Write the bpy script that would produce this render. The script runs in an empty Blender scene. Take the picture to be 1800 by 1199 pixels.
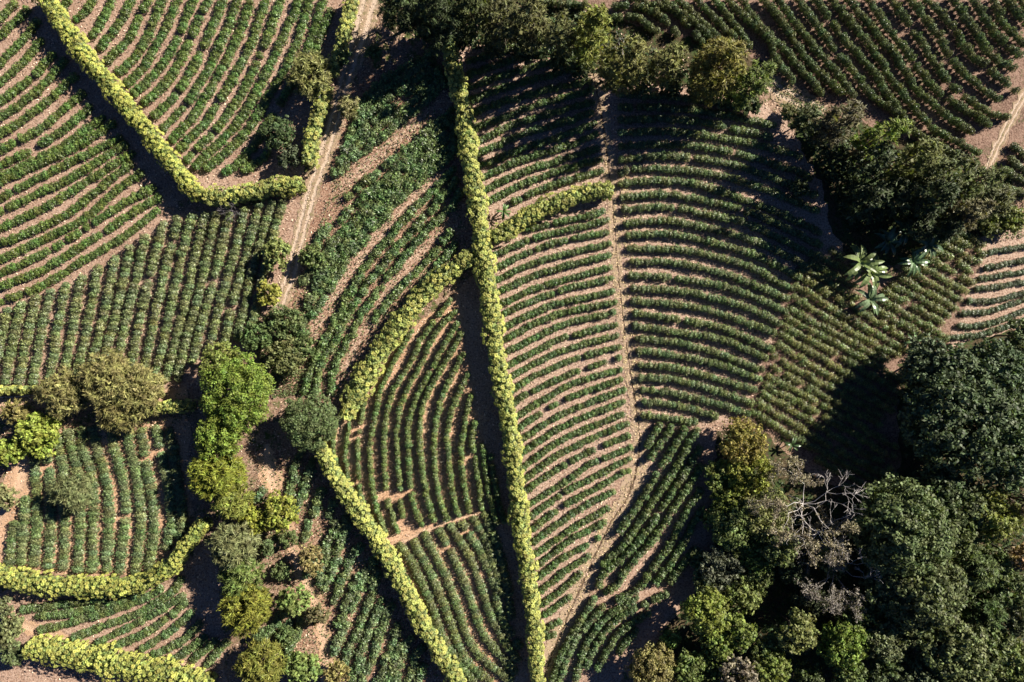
import bpy, math, random
import numpy as np
from mathutils import Vector, Matrix

R_ = math.radians
random.seed(7)
RNG = np.random.default_rng(11)
SC = bpy.context.scene
COL = SC.collection

# ------------------------------------------------------------------ camera, light, exposure
HCAM = 165.0                 # drone height in metres
MPP = 240.0 / 1800.0         # metres on the ground per photograph pixel
cam_d = bpy.data.cameras.new("drone_camera")
cam_d.sensor_width = 36.0
cam_d.lens = 36.0 * HCAM / 240.0
cam_d.clip_start = 1.0
cam_d.clip_end = 4000.0
cam = bpy.data.objects.new("drone_camera", cam_d)
cam.location = (0, 0, HCAM)
cam.rotation_euler = (0, 0, 0)
COL.objects.link(cam)
SC.camera = cam

SUN_EL = 32.0
SUN_AZ = 60.0                # clockwise from +Y: the sun stands up and to the right of the picture
world = bpy.data.worlds.new("World")
SC.world = world
world.use_nodes = True
wn = world.node_tree
wn.nodes.clear()
sky = wn.nodes.new("ShaderNodeTexSky")
sky.sky_type = 'NISHITA'
sky.sun_disc = False
sky.sun_elevation = R_(SUN_EL)
sky.sun_rotation = R_(SUN_AZ)
sky.altitude = 3000
sky.air_density = 0.55
sky.dust_density = 0.0
sky.ozone_density = 10.0
bg = wn.nodes.new("ShaderNodeBackground")
bg.inputs[1].default_value = 0.05
wo = wn.nodes.new("ShaderNodeOutputWorld")
wn.links.new(sky.outputs[0], bg.inputs[0])
wn.links.new(bg.outputs[0], wo.inputs[0])

sun_d = bpy.data.lights.new("sun", 'SUN')
sun_d.energy = 5.0
sun_d.angle = R_(0.5)
sun_d.color = (1.0, 0.93, 0.81)
sun = bpy.data.objects.new("sun", sun_d)
sdir = Vector((-math.sin(R_(SUN_AZ)) * math.cos(R_(SUN_EL)), -math.cos(R_(SUN_AZ)) * math.cos(R_(SUN_EL)), -math.sin(R_(SUN_EL))))
sun.rotation_euler = sdir.to_track_quat('-Z', 'Y').to_euler()
sun.location = (120, 80, 120)
COL.objects.link(sun)

SC.view_settings.view_transform = 'Standard'
SC.view_settings.look = 'None'
SC.view_settings.gamma = 1.0
SC.view_settings.use_curve_mapping = False
SC.view_settings.exposure = 1.15

try:
    SC.cycles.max_bounces = 6
    SC.cycles.diffuse_bounces = 3
    SC.cycles.transmission_bounces = 3
except Exception:
    pass

# ------------------------------------------------------------------ helpers
def W(px, py, z=0.0):
    """ground position under something that stands z metres high and shows at photo pixel px, py"""
    f = (HCAM - z) / HCAM
    return ((px - 900.0) * MPP * f, (599.5 - py) * MPP * f)

def tag(o, label=None, cat=None, group=None, kind=None):
    if label: o['label'] = label
    if cat: o['category'] = cat
    if group: o['group'] = group
    if kind: o['kind'] = kind
    return o

def empty(name, loc):
    o = bpy.data.objects.new(name, None)
    o.empty_display_size = 0.5
    o.location = loc
    COL.objects.link(o)
    return o

def link(name, me, parent=None, loc=(0, 0, 0)):
    o = bpy.data.objects.new(name, me)
    o.location = loc
    COL.objects.link(o)
    if parent is not None:
        o.parent = parent
    return o

def quads_mesh(name, quads, mat, tris=None, smooth=False):
    """quads: (n,4,3) array; tris: optional (m,3,3)"""
    q = np.asarray(quads, dtype=np.float32).reshape(-1, 4, 3)
    nq = len(q)
    v = q.reshape(-1, 3)
    loops = np.arange(nq * 4, dtype=np.int32)
    starts = np.arange(0, nq * 4, 4, dtype=np.int32)
    tot = np.full(nq, 4, dtype=np.int32)
    if tris is not None and len(tris):
        t = np.asarray(tris, dtype=np.float32).reshape(-1, 3, 3)
        nt = len(t)
        base = len(v)
        v = np.concatenate([v, t.reshape(-1, 3)])
        starts = np.concatenate([starts, np.arange(nq * 4, nq * 4 + nt * 3, 3, dtype=np.int32)])
        loops = np.concatenate([loops, np.arange(base, base + nt * 3, dtype=np.int32)])
        tot = np.concatenate([tot, np.full(nt, 3, dtype=np.int32)])
    me = bpy.data.meshes.new(name)
    me.vertices.add(len(v)); me.vertices.foreach_set("co", v.ravel())
    me.loops.add(len(loops)); me.loops.foreach_set("vertex_index", loops)
    me.polygons.add(len(starts)); me.polygons.foreach_set("loop_start", starts)
    try:
        me.polygons.foreach_set("loop_total", tot)
    except Exception:
        pass
    me.update(calc_edges=True)
    if mat: me.materials.append(mat)
    if smooth:
        me.polygons.foreach_set("use_smooth", np.ones(len(starts), dtype=bool))
    return me

def unit(a):
    n = np.linalg.norm(a, axis=-1, keepdims=True)
    return a / np.maximum(n, 1e-9)

def leaf_cards(pos, nrm, length, width, rng, along=None, fold=0.0):
    """rhombic leaf clumps: pos (n,3), nrm (n,3) facing; along: preferred long direction"""
    n = len(pos)
    nrm = unit(nrm)
    if along is None:
        along = rng.normal(size=(n, 3))
    t = along - nrm * np.sum(along * nrm, axis=1, keepdims=True)
    t = unit(t)
    b = np.cross(nrm, t)
    L = (np.asarray(length) * rng.uniform(0.7, 1.3, n))[:, None]
    Wd = (np.asarray(width) * rng.uniform(0.7, 1.3, n))[:, None]
    q = np.empty((n, 4, 3))
    q[:, 0] = pos - t * L * 0.5
    q[:, 1] = pos + b * Wd * 0.5 + t * L * 0.05 - nrm * fold * Wd
    q[:, 2] = pos + t * L * 0.5 - nrm * 0.12 * L
    q[:, 3] = pos - b * Wd * 0.5 + t * L * 0.05 - nrm * fold * Wd
    return q

def sphere_dirs(n, rng, zmin=-1.0):
    z = rng.uniform(zmin, 1, n)
    a = rng.uniform(0, 2 * math.pi, n)
    r = np.sqrt(np.maximum(0, 1 - z * z))
    return np.stack([r * np.cos(a), r * np.sin(a), z], axis=1)

_ICO = None
def ico():
    global _ICO
    if _ICO is None:
        t = (1 + 5 ** 0.5) / 2
        v = unit(np.array([(-1, t, 0), (1, t, 0), (-1, -t, 0), (1, -t, 0), (0, -1, t), (0, 1, t), (0, -1, -t), (0, 1, -t), (t, 0, -1), (t, 0, 1), (-t, 0, -1), (-t, 0, 1)], float))
        f = np.array([(0, 11, 5), (0, 5, 1), (0, 1, 7), (0, 7, 10), (0, 10, 11), (1, 5, 9), (5, 11, 4), (11, 10, 2), (10, 7, 6), (7, 1, 8), (3, 9, 4), (3, 4, 2), (3, 2, 6), (3, 6, 8), (3, 8, 9), (4, 9, 5), (2, 4, 11), (6, 2, 10), (8, 6, 7), (9, 8, 1)])
        _ICO = (v, f)
    return _ICO

def blob_tris(center, rad, rng):
    v, f = ico()
    vv = v * (1 + rng.uniform(-0.18, 0.18, (12, 1))) * np.asarray(rad) + np.asarray(center)
    return vv[f]

def tube_quads(pts, radii, sides=5):
    pts = [Vector(p) for p in pts]
    rings = []
    for i, p in enumerate(pts):
        d = (pts[min(i + 1, len(pts) - 1)] - pts[max(i - 1, 0)])
        d = d.normalized() if d.length > 1e-6 else Vector((0, 0, 1))
        a = d.orthogonal().normalized() if i == 0 else (rings_a - d * rings_a.dot(d)).normalized()
        rings_a = a
        b = d.cross(a)
        rings.append([p + (a * math.cos(2 * math.pi * k / sides) + b * math.sin(2 * math.pi * k / sides)) * radii[i] for k in range(sides)])
    out = []
    for i in range(len(rings) - 1):
        for k in range(sides):
            out.append([rings[i][k], rings[i][(k + 1) % sides], rings[i + 1][(k + 1) % sides], rings[i + 1][k]])
    out.append([rings[-1][0], rings[-1][1 % sides], rings[-1][2 % sides], rings[-1][3 % sides]])
    return np.array([[tuple(v) for v in q] for q in out])

def smooth_line(pts, n=12):
    p = [np.array(a, float) for a in pts]
    if len(p) == 2:
        return [p[0] + (p[1] - p[0]) * i / n for i in range(n + 1)]
    p = [2 * p[0] - p[1]] + p + [2 * p[-1] - p[-2]]
    out = []
    for i in range(1, len(p) - 2):
        a, b, c, d = p[i - 1], p[i], p[i + 1], p[i + 2]
        for k in range(n):
            t = k / n
            out.append(0.5 * ((2 * b) + (c - a) * t + (2 * a - 5 * b + 4 * c - d) * t * t + (3 * b - a - 3 * c + d) * t ** 3))
    out.append(p[-2])
    return out

def resample(line, step):
    """points every step along a polyline, with unit tangents"""
    line = np.array(line)
    seg = np.linalg.norm(np.diff(line, axis=0), axis=1)
    cum = np.concatenate([[0], np.cumsum(seg)])
    n = max(1, int(round(cum[-1] / step)))
    s = (np.arange(n) + 0.5) * cum[-1] / n
    x = np.interp(s, cum, line[:, 0]); y = np.interp(s, cum, line[:, 1])
    d = cum[-1] * 0.5 / n
    tx = np.interp(s + d, cum, line[:, 0]) - np.interp(s - d, cum, line[:, 0])
    ty = np.interp(s + d, cum, line[:, 1]) - np.interp(s - d, cum, line[:, 1])
    return np.stack([x, y], 1), np.arctan2(ty, tx), cum[-1]

ONES = "zeroth first second third fourth fifth sixth seventh eighth ninth tenth eleventh twelfth thirteenth fourteenth fifteenth sixteenth seventeenth eighteenth nineteenth".split()
CARD = "x one two three four five six seven eight nine".split()
def ordinal(n):
    if n < 20: return ONES[n]
    t, o = divmod(n, 10)
    ten = {2: "twent", 3: "thirt", 4: "fort"}[t]
    return ten + "ieth" if o == 0 else ten + "y-" + ONES[o]

# ------------------------------------------------------------------ materials
def new_mat(name):
    m = bpy.data.materials.new(name)
    m.use_nodes = True
    nt = m.node_tree
    nt.nodes.clear()
    return m, nt

def N(nt, t, **kw):
    n = nt.nodes.new(t)
    for k, v in kw.items():
        setattr(n, k, v)
    return n

def ramp(nt, stops):
    r = N(nt, "ShaderNodeValToRGB")
    e = r.color_ramp.elements
    while len(e) < len(stops): e.new(0.5)
    for i, (p, c) in enumerate(stops):
        e[i].position = p
        e[i].color = (*c, 1)
    return r

def leaf_material(name, rough=0.45, trans=0.18, spec=0.4, var=0.5, hue=0.03):
    """colour comes from the object colour, varied leaf by leaf"""
    m, nt = new_mat(name)
    L = nt.links.new
    oi = N(nt, "ShaderNodeObjectInfo")
    geo = N(nt, "ShaderNodeNewGeometry")
    tc = N(nt, "ShaderNodeTexCoord")
    noise = N(nt, "ShaderNodeTexNoise")
    noise.inputs["Scale"].default_value = 0.55
    noise.inputs["Detail"].default_value = 2
    L(geo.outputs["Position"], noise.inputs["Vector"])
    hsv = N(nt, "ShaderNodeHueSaturation")
    L(oi.outputs["Color"], hsv.inputs["Color"])
    mr = N(nt, "ShaderNodeMapRange")
    mr.inputs[3].default_value = 1 - var; mr.inputs[4].default_value = 1 + var * 1.5
    pw = N(nt, "ShaderNodeMath", operation='POWER'); pw.inputs[1].default_value = 1.5  # skewed so a few paler leaves stand in for highlights
    L(geo.outputs["Random Per Island"], pw.inputs[0])
    L(pw.outputs[0], mr.inputs[0])
    mr2 = N(nt, "ShaderNodeMapRange")
    mr2.inputs[1].default_value = 0.3; mr2.inputs[2].default_value = 0.7
    mr2.inputs[3].default_value = 0.75; mr2.inputs[4].default_value = 1.25
    L(noise.outputs[0], mr2.inputs[0])
    mul = N(nt, "ShaderNodeMath", operation='MULTIPLY')
    L(mr.outputs[0], mul.inputs[0]); L(mr2.outputs[0], mul.inputs[1])
    L(mul.outputs[0], hsv.inputs["Value"])
    mh = N(nt, "ShaderNodeMapRange")
    mh.inputs[1].default_value = 0.25; mh.inputs[2].default_value = 0.75
    mh.inputs[3].default_value = 0.5 - hue; mh.inputs[4].default_value = 0.5 + hue
    L(noise.outputs[0], mh.inputs[0])
    L(mh.outputs[0], hsv.inputs["Hue"])
    p = N(nt, "ShaderNodeBsdfPrincipled")
    p.inputs["Roughness"].default_value = rough
    p.inputs["Specular IOR Level"].default_value = spec
    L(hsv.outputs[0], p.inputs["Base Color"])
    tr = N(nt, "ShaderNodeBsdfTranslucent")
    tm = N(nt, "ShaderNodeMix", data_type='RGBA', blend_type='MULTIPLY')
    tm.inputs[0].default_value = 1.0
    L(hsv.outputs[0], tm.inputs[6])
    tm.inputs[7].default_value = (1.3, 1.35, 0.6, 1)
    L(tm.outputs[2], tr.inputs[0])
    mix = N(nt, "ShaderNodeMixShader")
    mix.inputs[0].default_value = trans
    L(p.outputs[0], mix.inputs[1]); L(tr.outputs[0], mix.inputs[2])
    out = N(nt, "ShaderNodeOutputMaterial")
    L(mix.outputs[0], out.inputs[0])
    return m

M_COFFEE = leaf_material("coffee_leaf", rough=0.42, trans=0.18, spec=0.45, var=0.62)
M_TREE = leaf_material("tree_leaf", rough=0.55, trans=0.22, spec=0.25, var=0.5)
M_ROSETTE = leaf_material("rosette_leaf", rough=0.5, trans=0.25, spec=0.35, var=0.3, hue=0.012)

M_LITTER = leaf_material("dry_leaf", rough=0.7, trans=0.1, spec=0.15, var=0.65, hue=0.02)

def bark_material(name, c0, c1):
    m, nt = new_mat(name)
    L = nt.links.new
    geo = N(nt, "ShaderNodeNewGeometry")
    no = N(nt, "ShaderNodeTexNoise"); no.inputs["Scale"].default_value = 6; no.inputs["Detail"].default_value = 5
    L(geo.outputs["Position"], no.inputs["Vector"])
    r = ramp(nt, [(0.3, c0), (0.7, c1)])
    L(no.outputs[0], r.inputs[0])
    p = N(nt, "ShaderNodeBsdfPrincipled"); p.inputs["Roughness"].default_value = 0.85
    L(r.outputs[0], p.inputs["Base Color"])
    bp = N(nt, "ShaderNodeBump"); bp.inputs["Strength"].default_value = 0.5; bp.inputs["Distance"].default_value = 0.05
    L(no.outputs[0], bp.inputs["Height"]); L(bp.outputs[0], p.inputs["Normal"])
    o = N(nt, "ShaderNodeOutputMaterial"); L(p.outputs[0], o.inputs[0])
    return m
M_BARK = bark_material("brown_bark", (0.05, 0.035, 0.025), (0.16, 0.12, 0.09))
M_PALE = bark_material("pale_dead_wood", (0.42, 0.38, 0.36), (0.68, 0.63, 0.60))
M_GREYWOOD = bark_material("grey_dead_twigs", (0.09, 0.08, 0.09), (0.22, 0.19, 0.2))

def soil_material(name, c_dark, c_mid, c_light, litter=(0.55, 0.45, 0.36), litter_amt=0.5, green=None, green_amt=0.0):
    c_dark, c_mid, c_light, litter = [(c[0] * 0.84, c[1] * 0.775, c[2] * 0.725) for c in (c_dark, c_mid, c_light, litter)]
    m, nt = new_mat(name)
    L = nt.links.new
    geo = N(nt, "ShaderNodeNewGeometry")
    big = N(nt, "ShaderNodeTexNoise"); big.inputs["Scale"].default_value = 0.12; big.inputs["Detail"].default_value = 4
    mid = N(nt, "ShaderNodeTexNoise"); mid.inputs["Scale"].default_value = 0.9; mid.inputs["Detail"].default_value = 6; mid.inputs["Roughness"].default_value = 0.65
    fine = N(nt, "ShaderNodeTexNoise"); fine.inputs["Scale"].default_value = 2.4; fine.inputs["Detail"].default_value = 5; fine.inputs["Roughness"].default_value = 0.7
    vor = N(nt, "ShaderNodeTexVoronoi"); vor.inputs["Scale"].default_value = 3.2; vor.inputs["Randomness"].default_value = 1
    for n in (big, mid, fine, vor):
        L(geo.outputs["Position"], n.inputs["Vector"])
    add = N(nt, "ShaderNodeMath", operation='MULTIPLY_ADD')
    L(big.outputs[0], add.inputs[0]); add.inputs[1].default_value = 0.45
    sc = N(nt, "ShaderNodeMath", operation='MULTIPLY'); L(mid.outputs[0], sc.inputs[0]); sc.inputs[1].default_value = 0.55
    L(sc.outputs[0], add.inputs[2])
    r = ramp(nt, [(0.36, c_dark), (0.5, c_mid), (0.64, c_light)])
    L(add.outputs[0], r.inputs[0])
    # scattered dry leaves: bright and dark flecks
    fl = ramp(nt, [(0.50, (0, 0, 0)), (0.60, (1, 1, 1))])
    L(fine.outputs[0], fl.inputs[0])
    fm = N(nt, "ShaderNodeMath", operation='MULTIPLY'); L(fl.outputs[0], fm.inputs[0]); fm.inputs[1].default_value = min(0.95, litter_amt * 1.3)
    mx = N(nt, "ShaderNodeMix", data_type='RGBA')
    L(fm.outputs[0], mx.inputs[0]); L(r.outputs[0], mx.inputs[6]); mx.inputs[7].default_value = (*litter, 1)
    fd = ramp(nt, [(0.38, (0.32, 0.29, 0.28)), (0.47, (1, 1, 1))])
    L(fine.outputs[0], fd.inputs[0])
    mm = N(nt, "ShaderNodeMix", data_type='RGBA', blend_type='MULTIPLY'); mm.inputs[0].default_value = 0.85
    L(mx.outputs[2], mm.inputs[6]); L(fd.outputs[0], mm.inputs[7])
    last = mm.outputs[2]
    if green:
        g2 = N(nt, "ShaderNodeTexNoise"); g2.inputs["Scale"].default_value = 0.5; g2.inputs["Detail"].default_value = 7; g2.inputs["Roughness"].default_value = 0.7
        mp = N(nt, "ShaderNodeMapping"); mp.inputs["Location"].default_value = (31, 17, 5)
        L(geo.outputs["Position"], mp.inputs["Vector"]); L(mp.outputs[0], g2.inputs["Vector"])
        gr = ramp(nt, [(0.62 - 0.3 * green_amt, (0, 0, 0)), (0.72 - 0.3 * green_amt, (1, 1, 1))])
        L(g2.outputs[0], gr.inputs[0])
        gx = N(nt, "ShaderNodeMix", data_type='RGBA')
        L(gr.outputs[0], gx.inputs[0]); L(last, gx.inputs[6]); gx.inputs[7].default_value = (*green, 1)
        last = gx.outputs[2]
    p = N(nt, "ShaderNodeBsdfPrincipled"); p.inputs["Roughness"].default_value = 0.95; p.inputs["Specular IOR Level"].default_value = 0.1
    L(last, p.inputs["Base Color"])
    hb = N(nt, "ShaderNodeMath", operation='ADD'); L(mid.outputs[0], hb.inputs[0]); L(fine.outputs[0], hb.inputs[1])
    bp = N(nt, "ShaderNodeBump"); bp.inputs["Strength"].default_value = 0.6; bp.inputs["Distance"].default_value = 0.22
    L(hb.outputs[0], bp.inputs["Height"]); L(bp.outputs[0], p.inputs["Normal"])
    o = N(nt, "ShaderNodeOutputMaterial"); L(p.outputs[0], o.inputs[0])
    return m

M_GROUND = soil_material("field_ground", (0.20, 0.13, 0.09), (0.31, 0.21, 0.155), (0.40, 0.29, 0.22), litter_amt=0.35, green=(0.08, 0.10, 0.03), green_amt=0.35)
M_SOIL_PINK = soil_material("pinkish_soil", (0.30, 0.195, 0.145), (0.41, 0.285, 0.22), (0.51, 0.38, 0.31), litter=(0.60, 0.48, 0.40), litter_amt=0.45)
M_SOIL_PALE = soil_material("pale_littered_soil", (0.33, 0.225, 0.175), (0.45, 0.325, 0.26), (0.53, 0.40, 0.325), litter=(0.64, 0.53, 0.45), litter_amt=0.6)
M_SOIL_ORANGE = soil_material("orange_tan_soil", (0.42, 0.26, 0.165), (0.56, 0.37, 0.245), (0.66, 0.46, 0.32), litter=(0.76, 0.56, 0.41), litter_amt=0.35)
M_SOIL_RED = soil_material("reddish_littered_soil", (0.22, 0.12, 0.085), (0.33, 0.20, 0.145), (0.43, 0.29, 0.21), litter=(0.60, 0.46, 0.35), litter_amt=0.6, green=(0.10, 0.13, 0.05), green_amt=0.15)
M_LITSTRIP = soil_material("red_tan_litter", (0.26, 0.15, 0.11), (0.42, 0.28, 0.21), (0.52, 0.38, 0.29), litter=(0.68, 0.55, 0.44), litter_amt=0.7, green=(0.13, 0.15, 0.07), green_amt=0.1)
M_FOREST = soil_material("forest_floor", (0.05, 0.045, 0.025), (0.09, 0.075, 0.045), (0.14, 0.11, 0.07), litter=(0.2, 0.15, 0.1), litter_amt=0.4, green=(0.05, 0.075, 0.025), green_amt=0.5)  # dark litter and grass, with deep tree shade put into the colour
M_SOIL_DIM = soil_material("brown_soil", (0.17, 0.11, 0.085), (0.26, 0.175, 0.14), (0.36, 0.25, 0.2), litter=(0.45, 0.34, 0.28), litter_amt=0.4, green=(0.07, 0.09, 0.035), green_amt=0.2)

def track_material(name, base, rut, grass, rut_at=(0.45,), rut_w=0.12, grass_amt=0.5):
    """u runs across the track from -1 to 1 (stored in the UV map), v along it in metres"""
    m, nt = new_mat(name)
    L = nt.links.new
    uv = N(nt, "ShaderNodeUVMap")
    sp = N(nt, "ShaderNodeSeparateXYZ"); L(uv.outputs[0], sp.inputs[0])
    geo = N(nt, "ShaderNodeNewGeometry")
    n1 = N(nt, "ShaderNodeTexNoise"); n1.inputs["Scale"].default_value = 1.1; n1.inputs["Detail"].default_value = 6; n1.inputs["Roughness"].default_value = 0.7
    n2 = N(nt, "ShaderNodeTexNoise"); n2.inputs["Scale"].default_value = 5; n2.inputs["Detail"].default_value = 4; n2.inputs["Roughness"].default_value = 0.7
    L(geo.outputs["Position"], n1.inputs["Vector"]); L(geo.outputs["Position"], n2.inputs["Vector"])
    wob = N(nt, "ShaderNodeMath", operation='MULTIPLY_ADD'); L(n1.outputs[0], wob.inputs[0]); wob.inputs[1].default_value = 0.5
    L(sp.outputs[0], wob.inputs[2])
    cur = None
    for c in rut_at:
        d = N(nt, "ShaderNodeMath", operation='SUBTRACT'); L(wob.outputs[0], d.inputs[0]); d.inputs[1].default_value = c + 0.25
        a = N(nt, "ShaderNodeMath", operation='ABSOLUTE'); L(d.outputs[0], a.inputs[0])
        mr = N(nt, "ShaderNodeMapRange"); mr.inputs[1].default_value = rut_w * 0.5; mr.inputs[2].default_value = rut_w * 1.5; mr.inputs[3].default_value = 1; mr.inputs[4].default_value = 0
        L(a.outputs[0], mr.inputs[0])
        if cur is None: cur = mr.outputs[0]
        else:
            mxx = N(nt, "ShaderNodeMath", operation='MAXIMUM'); L(cur, mxx.inputs[0]); L(mr.outputs[0], mxx.inputs[1]); cur = mxx.outputs[0]
    gr = ramp(nt, [(0.62 - 0.25 * grass_amt, (0, 0, 0)), (0.78 - 0.25 * grass_amt, (1, 1, 1))]); L(n1.outputs[0], gr.inputs[0])
    mx1 = N(nt, "ShaderNodeMix", data_type='RGBA'); L(gr.outputs[0], mx1.inputs[0]); mx1.inputs[6].default_value = (*base, 1); mx1.inputs[7].default_value = (*grass, 1)
    mx2 = N(nt, "ShaderNodeMix", data_type='RGBA'); L(cur, mx2.inputs[0]); L(mx1.outputs[2], mx2.inputs[6]); mx2.inputs[7].default_value = (*rut, 1)
    vr = ramp(nt, [(0.35, (0.62, 0.6, 0.58)), (0.5, (1, 1, 1)), (0.65, (1.25, 1.25, 1.22))]); L(n2.outputs[0], vr.inputs[0])
    mm = N(nt, "ShaderNodeMix", data_type='RGBA', blend_type='MULTIPLY'); mm.inputs[0].default_value = 0.85
    L(mx2.outputs[2], mm.inputs[6]); L(vr.outputs[0], mm.inputs[7])
    p = N(nt, "ShaderNodeBsdfPrincipled"); p.inputs["Roughness"].default_value = 0.95; p.inputs["Specular IOR Level"].default_value = 0.1
    L(mm.outputs[2], p.inputs["Base Color"])
    inv = N(nt, "ShaderNodeMath", operation='MULTIPLY_ADD'); L(cur, inv.inputs[0]); inv.inputs[1].default_value = -0.8; L(n2.outputs[0], inv.inputs[2])
    bp = N(nt, "ShaderNodeBump"); bp.inputs["Strength"].default_value = 0.6; bp.inputs["Distance"].default_value = 0.2
    L(inv.outputs[0], bp.inputs["Height"]); L(bp.outputs[0], p.inputs["Normal"])
    o = N(nt, "ShaderNodeOutputMaterial"); L(p.outputs[0], o.inputs[0])
    return m

M_TRACK = track_material("dry_grass_track", (0.40, 0.29, 0.205), (0.13, 0.085, 0.055), (0.37, 0.29, 0.16), rut_at=(-0.15,), rut_w=0.10, grass_amt=0.5)
M_ROAD = track_material("sandy_track", (0.38, 0.27, 0.19), (0.52, 0.40, 0.31), (0.20, 0.17, 0.08), rut_at=(-0.45, 0.35), rut_w=0.17, grass_amt=0.6)
M_PATH = track_material("orange_dirt_path", (0.48, 0.31, 0.2), (0.56, 0.38, 0.26), (0.35, 0.26, 0.14), rut_at=(0.0,), rut_w=0.4, grass_amt=0.1)
M_BANANA = leaf_material("banana_leaf", rough=0.35, trans=0.2, spec=0.5, var=0.15, hue=0.01)

# ------------------------------------------------------------------ ground
def build_ground():
    n = 81
    xs = np.linspace(-900, 900, n)
    X, Y = np.meshgrid(xs, xs)
    d = np.sqrt(X ** 2 + Y ** 2)
    hill = np.clip((d - 230) / 300, 0, None)
    Z = hill ** 1.4 * 26 * (0.8 + 0.5 * np.sin(X / 150.0) * np.cos(Y / 170.0))
    v = np.stack([X, Y, Z], -1).reshape(-1, 3)
    f = []
    for j in range(n - 1):
        for i in range(n - 1):
            a = j * n + i
            f.append((a, a + 1, a + n + 1, a + n))
    me = bpy.data.meshes.new("ground")
    me.from_pydata(v.tolist(), [], f)
    me.materials.append(M_GROUND)
    tag(link("ground", me), kind='structure')
build_ground()

_lay = [0.004]
def patch(name, poly, mat, wob=0.7):
    """a field's own soil: a sheet lying on the ground, with an uneven edge"""
    z = _lay[0]; _lay[0] += 0.004
    rr = random.Random(len(poly) * 31 + int(poly[0][0]))
    pts = []
    m = len(poly)
    for i in range(m):
        a = np.array(poly[i], float); b = np.array(poly[(i + 1) % m], float)
        k = max(1, int(np.linalg.norm(b - a) / 10))
        for j in range(k):
            q = a + (b - a) * j / k
            x, y = W(*q)
            pts.append((x + rr.uniform(-wob, wob), y + rr.uniform(-wob, wob), z))
    me = bpy.data.meshes.new(name)
    me.from_pydata(pts, [], [list(range(len(pts)))])
    me.materials.append(mat)
    tag(link(name, me), kind='structure')

def strip(name, pts, widths, mat, wob=0.5):
    z = _lay[0]; _lay[0] += 0.004
    rr = random.Random(int(pts[0][0] * 7 + pts[0][1]))
    line = smooth_line(pts, 10)
    ws = np.interp(np.linspace(0, 1, len(line)), np.linspace(0, 1, len(widths)), widths)
    verts, uvs, faces = [], [], []
    dist = 0
    cols = 5
    for i, p in enumerate(line):
        a = line[max(0, i - 1)]; b = line[min(len(line) - 1, i + 1)]
        t = (b - a) / max(1e-6, np.linalg.norm(b - a))
        nrm = np.array([t[1], -t[0]])
        if i: dist += np.linalg.norm(p - line[i - 1]) * MPP
        for c in range(cols):
            u = -1 + 2 * c / (cols - 1)
            e = rr.uniform(-wob, wob) * abs(u)
            q = p + nrm * (u * ws[i] * 0.5 + e * 8)
            x, y = W(*q)
            verts.append((x, y, z)); uvs.append((u, dist))
        if i:
            for c in range(cols - 1):
                o = (i - 1) * cols + c
                faces.append((o, o + cols, o + cols + 1, o + 1))
    me = bpy.data.meshes.new(name)
    me.from_pydata(verts, [], faces)
    uvl = me.uv_layers.new(name="UVMap")
    for lp in me.loops:
        uvl.data[lp.index].uv = uvs[lp.vertex_index]
    me.update()
    if me.polygons[0].normal.z < 0:
        me.flip_normals()
    me.materials.append(mat)
    tag(link(name, me), kind='structure')

patch("field_soil", [(-20, -20), (90, -20), (340, 330), (280, 380), (0, 545), (-20, 550)], M_SOIL_PINK)
patch("field_soil", [(90, -20), (620, -20), (560, 200), (530, 320), (350, 345)], M_SOIL_PINK)
patch("field_soil", [(-20, 545), (280, 378), (530, 350), (520, 430), (440, 620), (330, 680), (-20, 690)], M_SOIL_PINK)
patch("field_soil", [(560, 330), (600, 170), (690, 110), (790, 100), (835, 440), (700, 560), (600, 740), (520, 690), (470, 620), (510, 520)], M_SOIL_RED)
patch("field_soil", [(790, 60), (1055, 60), (1085, 400), (1120, 760), (1110, 850), (960, 1220), (935, 1220), (880, 720), (840, 420)], M_SOIL_PALE)
patch("field_soil", [(1050, 150), (1250, 150), (1400, 210), (1500, 420), (1400, 560), (1320, 740), (1120, 745), (1080, 400)], M_SOIL_PALE)
patch("field_soil", [(850, 470), (885, 720), (945, 1220), (800, 1220), (560, 790), (600, 730), (660, 640)], M_SOIL_ORANGE)
patch("field_soil", [(1115, 740), (1320, 740), (1270, 830), (1250, 1000), (1150, 1120), (1060, 1230), (950, 1230)], M_SOIL_PINK)
patch("field_soil", [(40, 750), (330, 730), (340, 900), (280, 1010), (-20, 1010), (-20, 900)], M_SOIL_ORANGE)
patch("field_soil", [(-20, 1040), (290, 1030), (380, 930), (400, 1210), (-20, 1220)], M_SOIL_PINK)
patch("field_soil", [(440, 790), (560, 790), (700, 1010), (800, 1220), (500, 1220), (500, 980)], M_SOIL_RED)
patch("field_soil", [(940, -20), (1820, -20), (1820, 160), (1740, 290), (1640, 260), (1440, 200), (1350, 140), (1100, 60)], M_SOIL_DIM)
patch("field_soil", [(1780, 210), (1830, 190), (1830, 370), (1750, 370)], M_SOIL_DIM)
patch("field_soil", [(1720, 420), (1820, 390), (1820, 580), (1660, 620), (1690, 520)], M_SOIL_PALE)
patch("field_soil", [(1400, 470), (1560, 420), (1730, 440), (1690, 560), (1580, 660), (1570, 900), (1430, 810), (1310, 720)], M_SOIL_DIM)
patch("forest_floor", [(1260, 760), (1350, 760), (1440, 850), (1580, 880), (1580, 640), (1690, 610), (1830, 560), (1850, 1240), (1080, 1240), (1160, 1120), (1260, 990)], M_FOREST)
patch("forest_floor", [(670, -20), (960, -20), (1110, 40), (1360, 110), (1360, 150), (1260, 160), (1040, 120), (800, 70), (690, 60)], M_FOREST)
patch("forest_floor", [(1380, 200), (1500, 210), (1640, 260), (1770, 300), (1790, 390), (1720, 420), (1640, 450), (1560, 470), (1490, 450), (1462, 400), (1440, 320)], M_FOREST)

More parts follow.
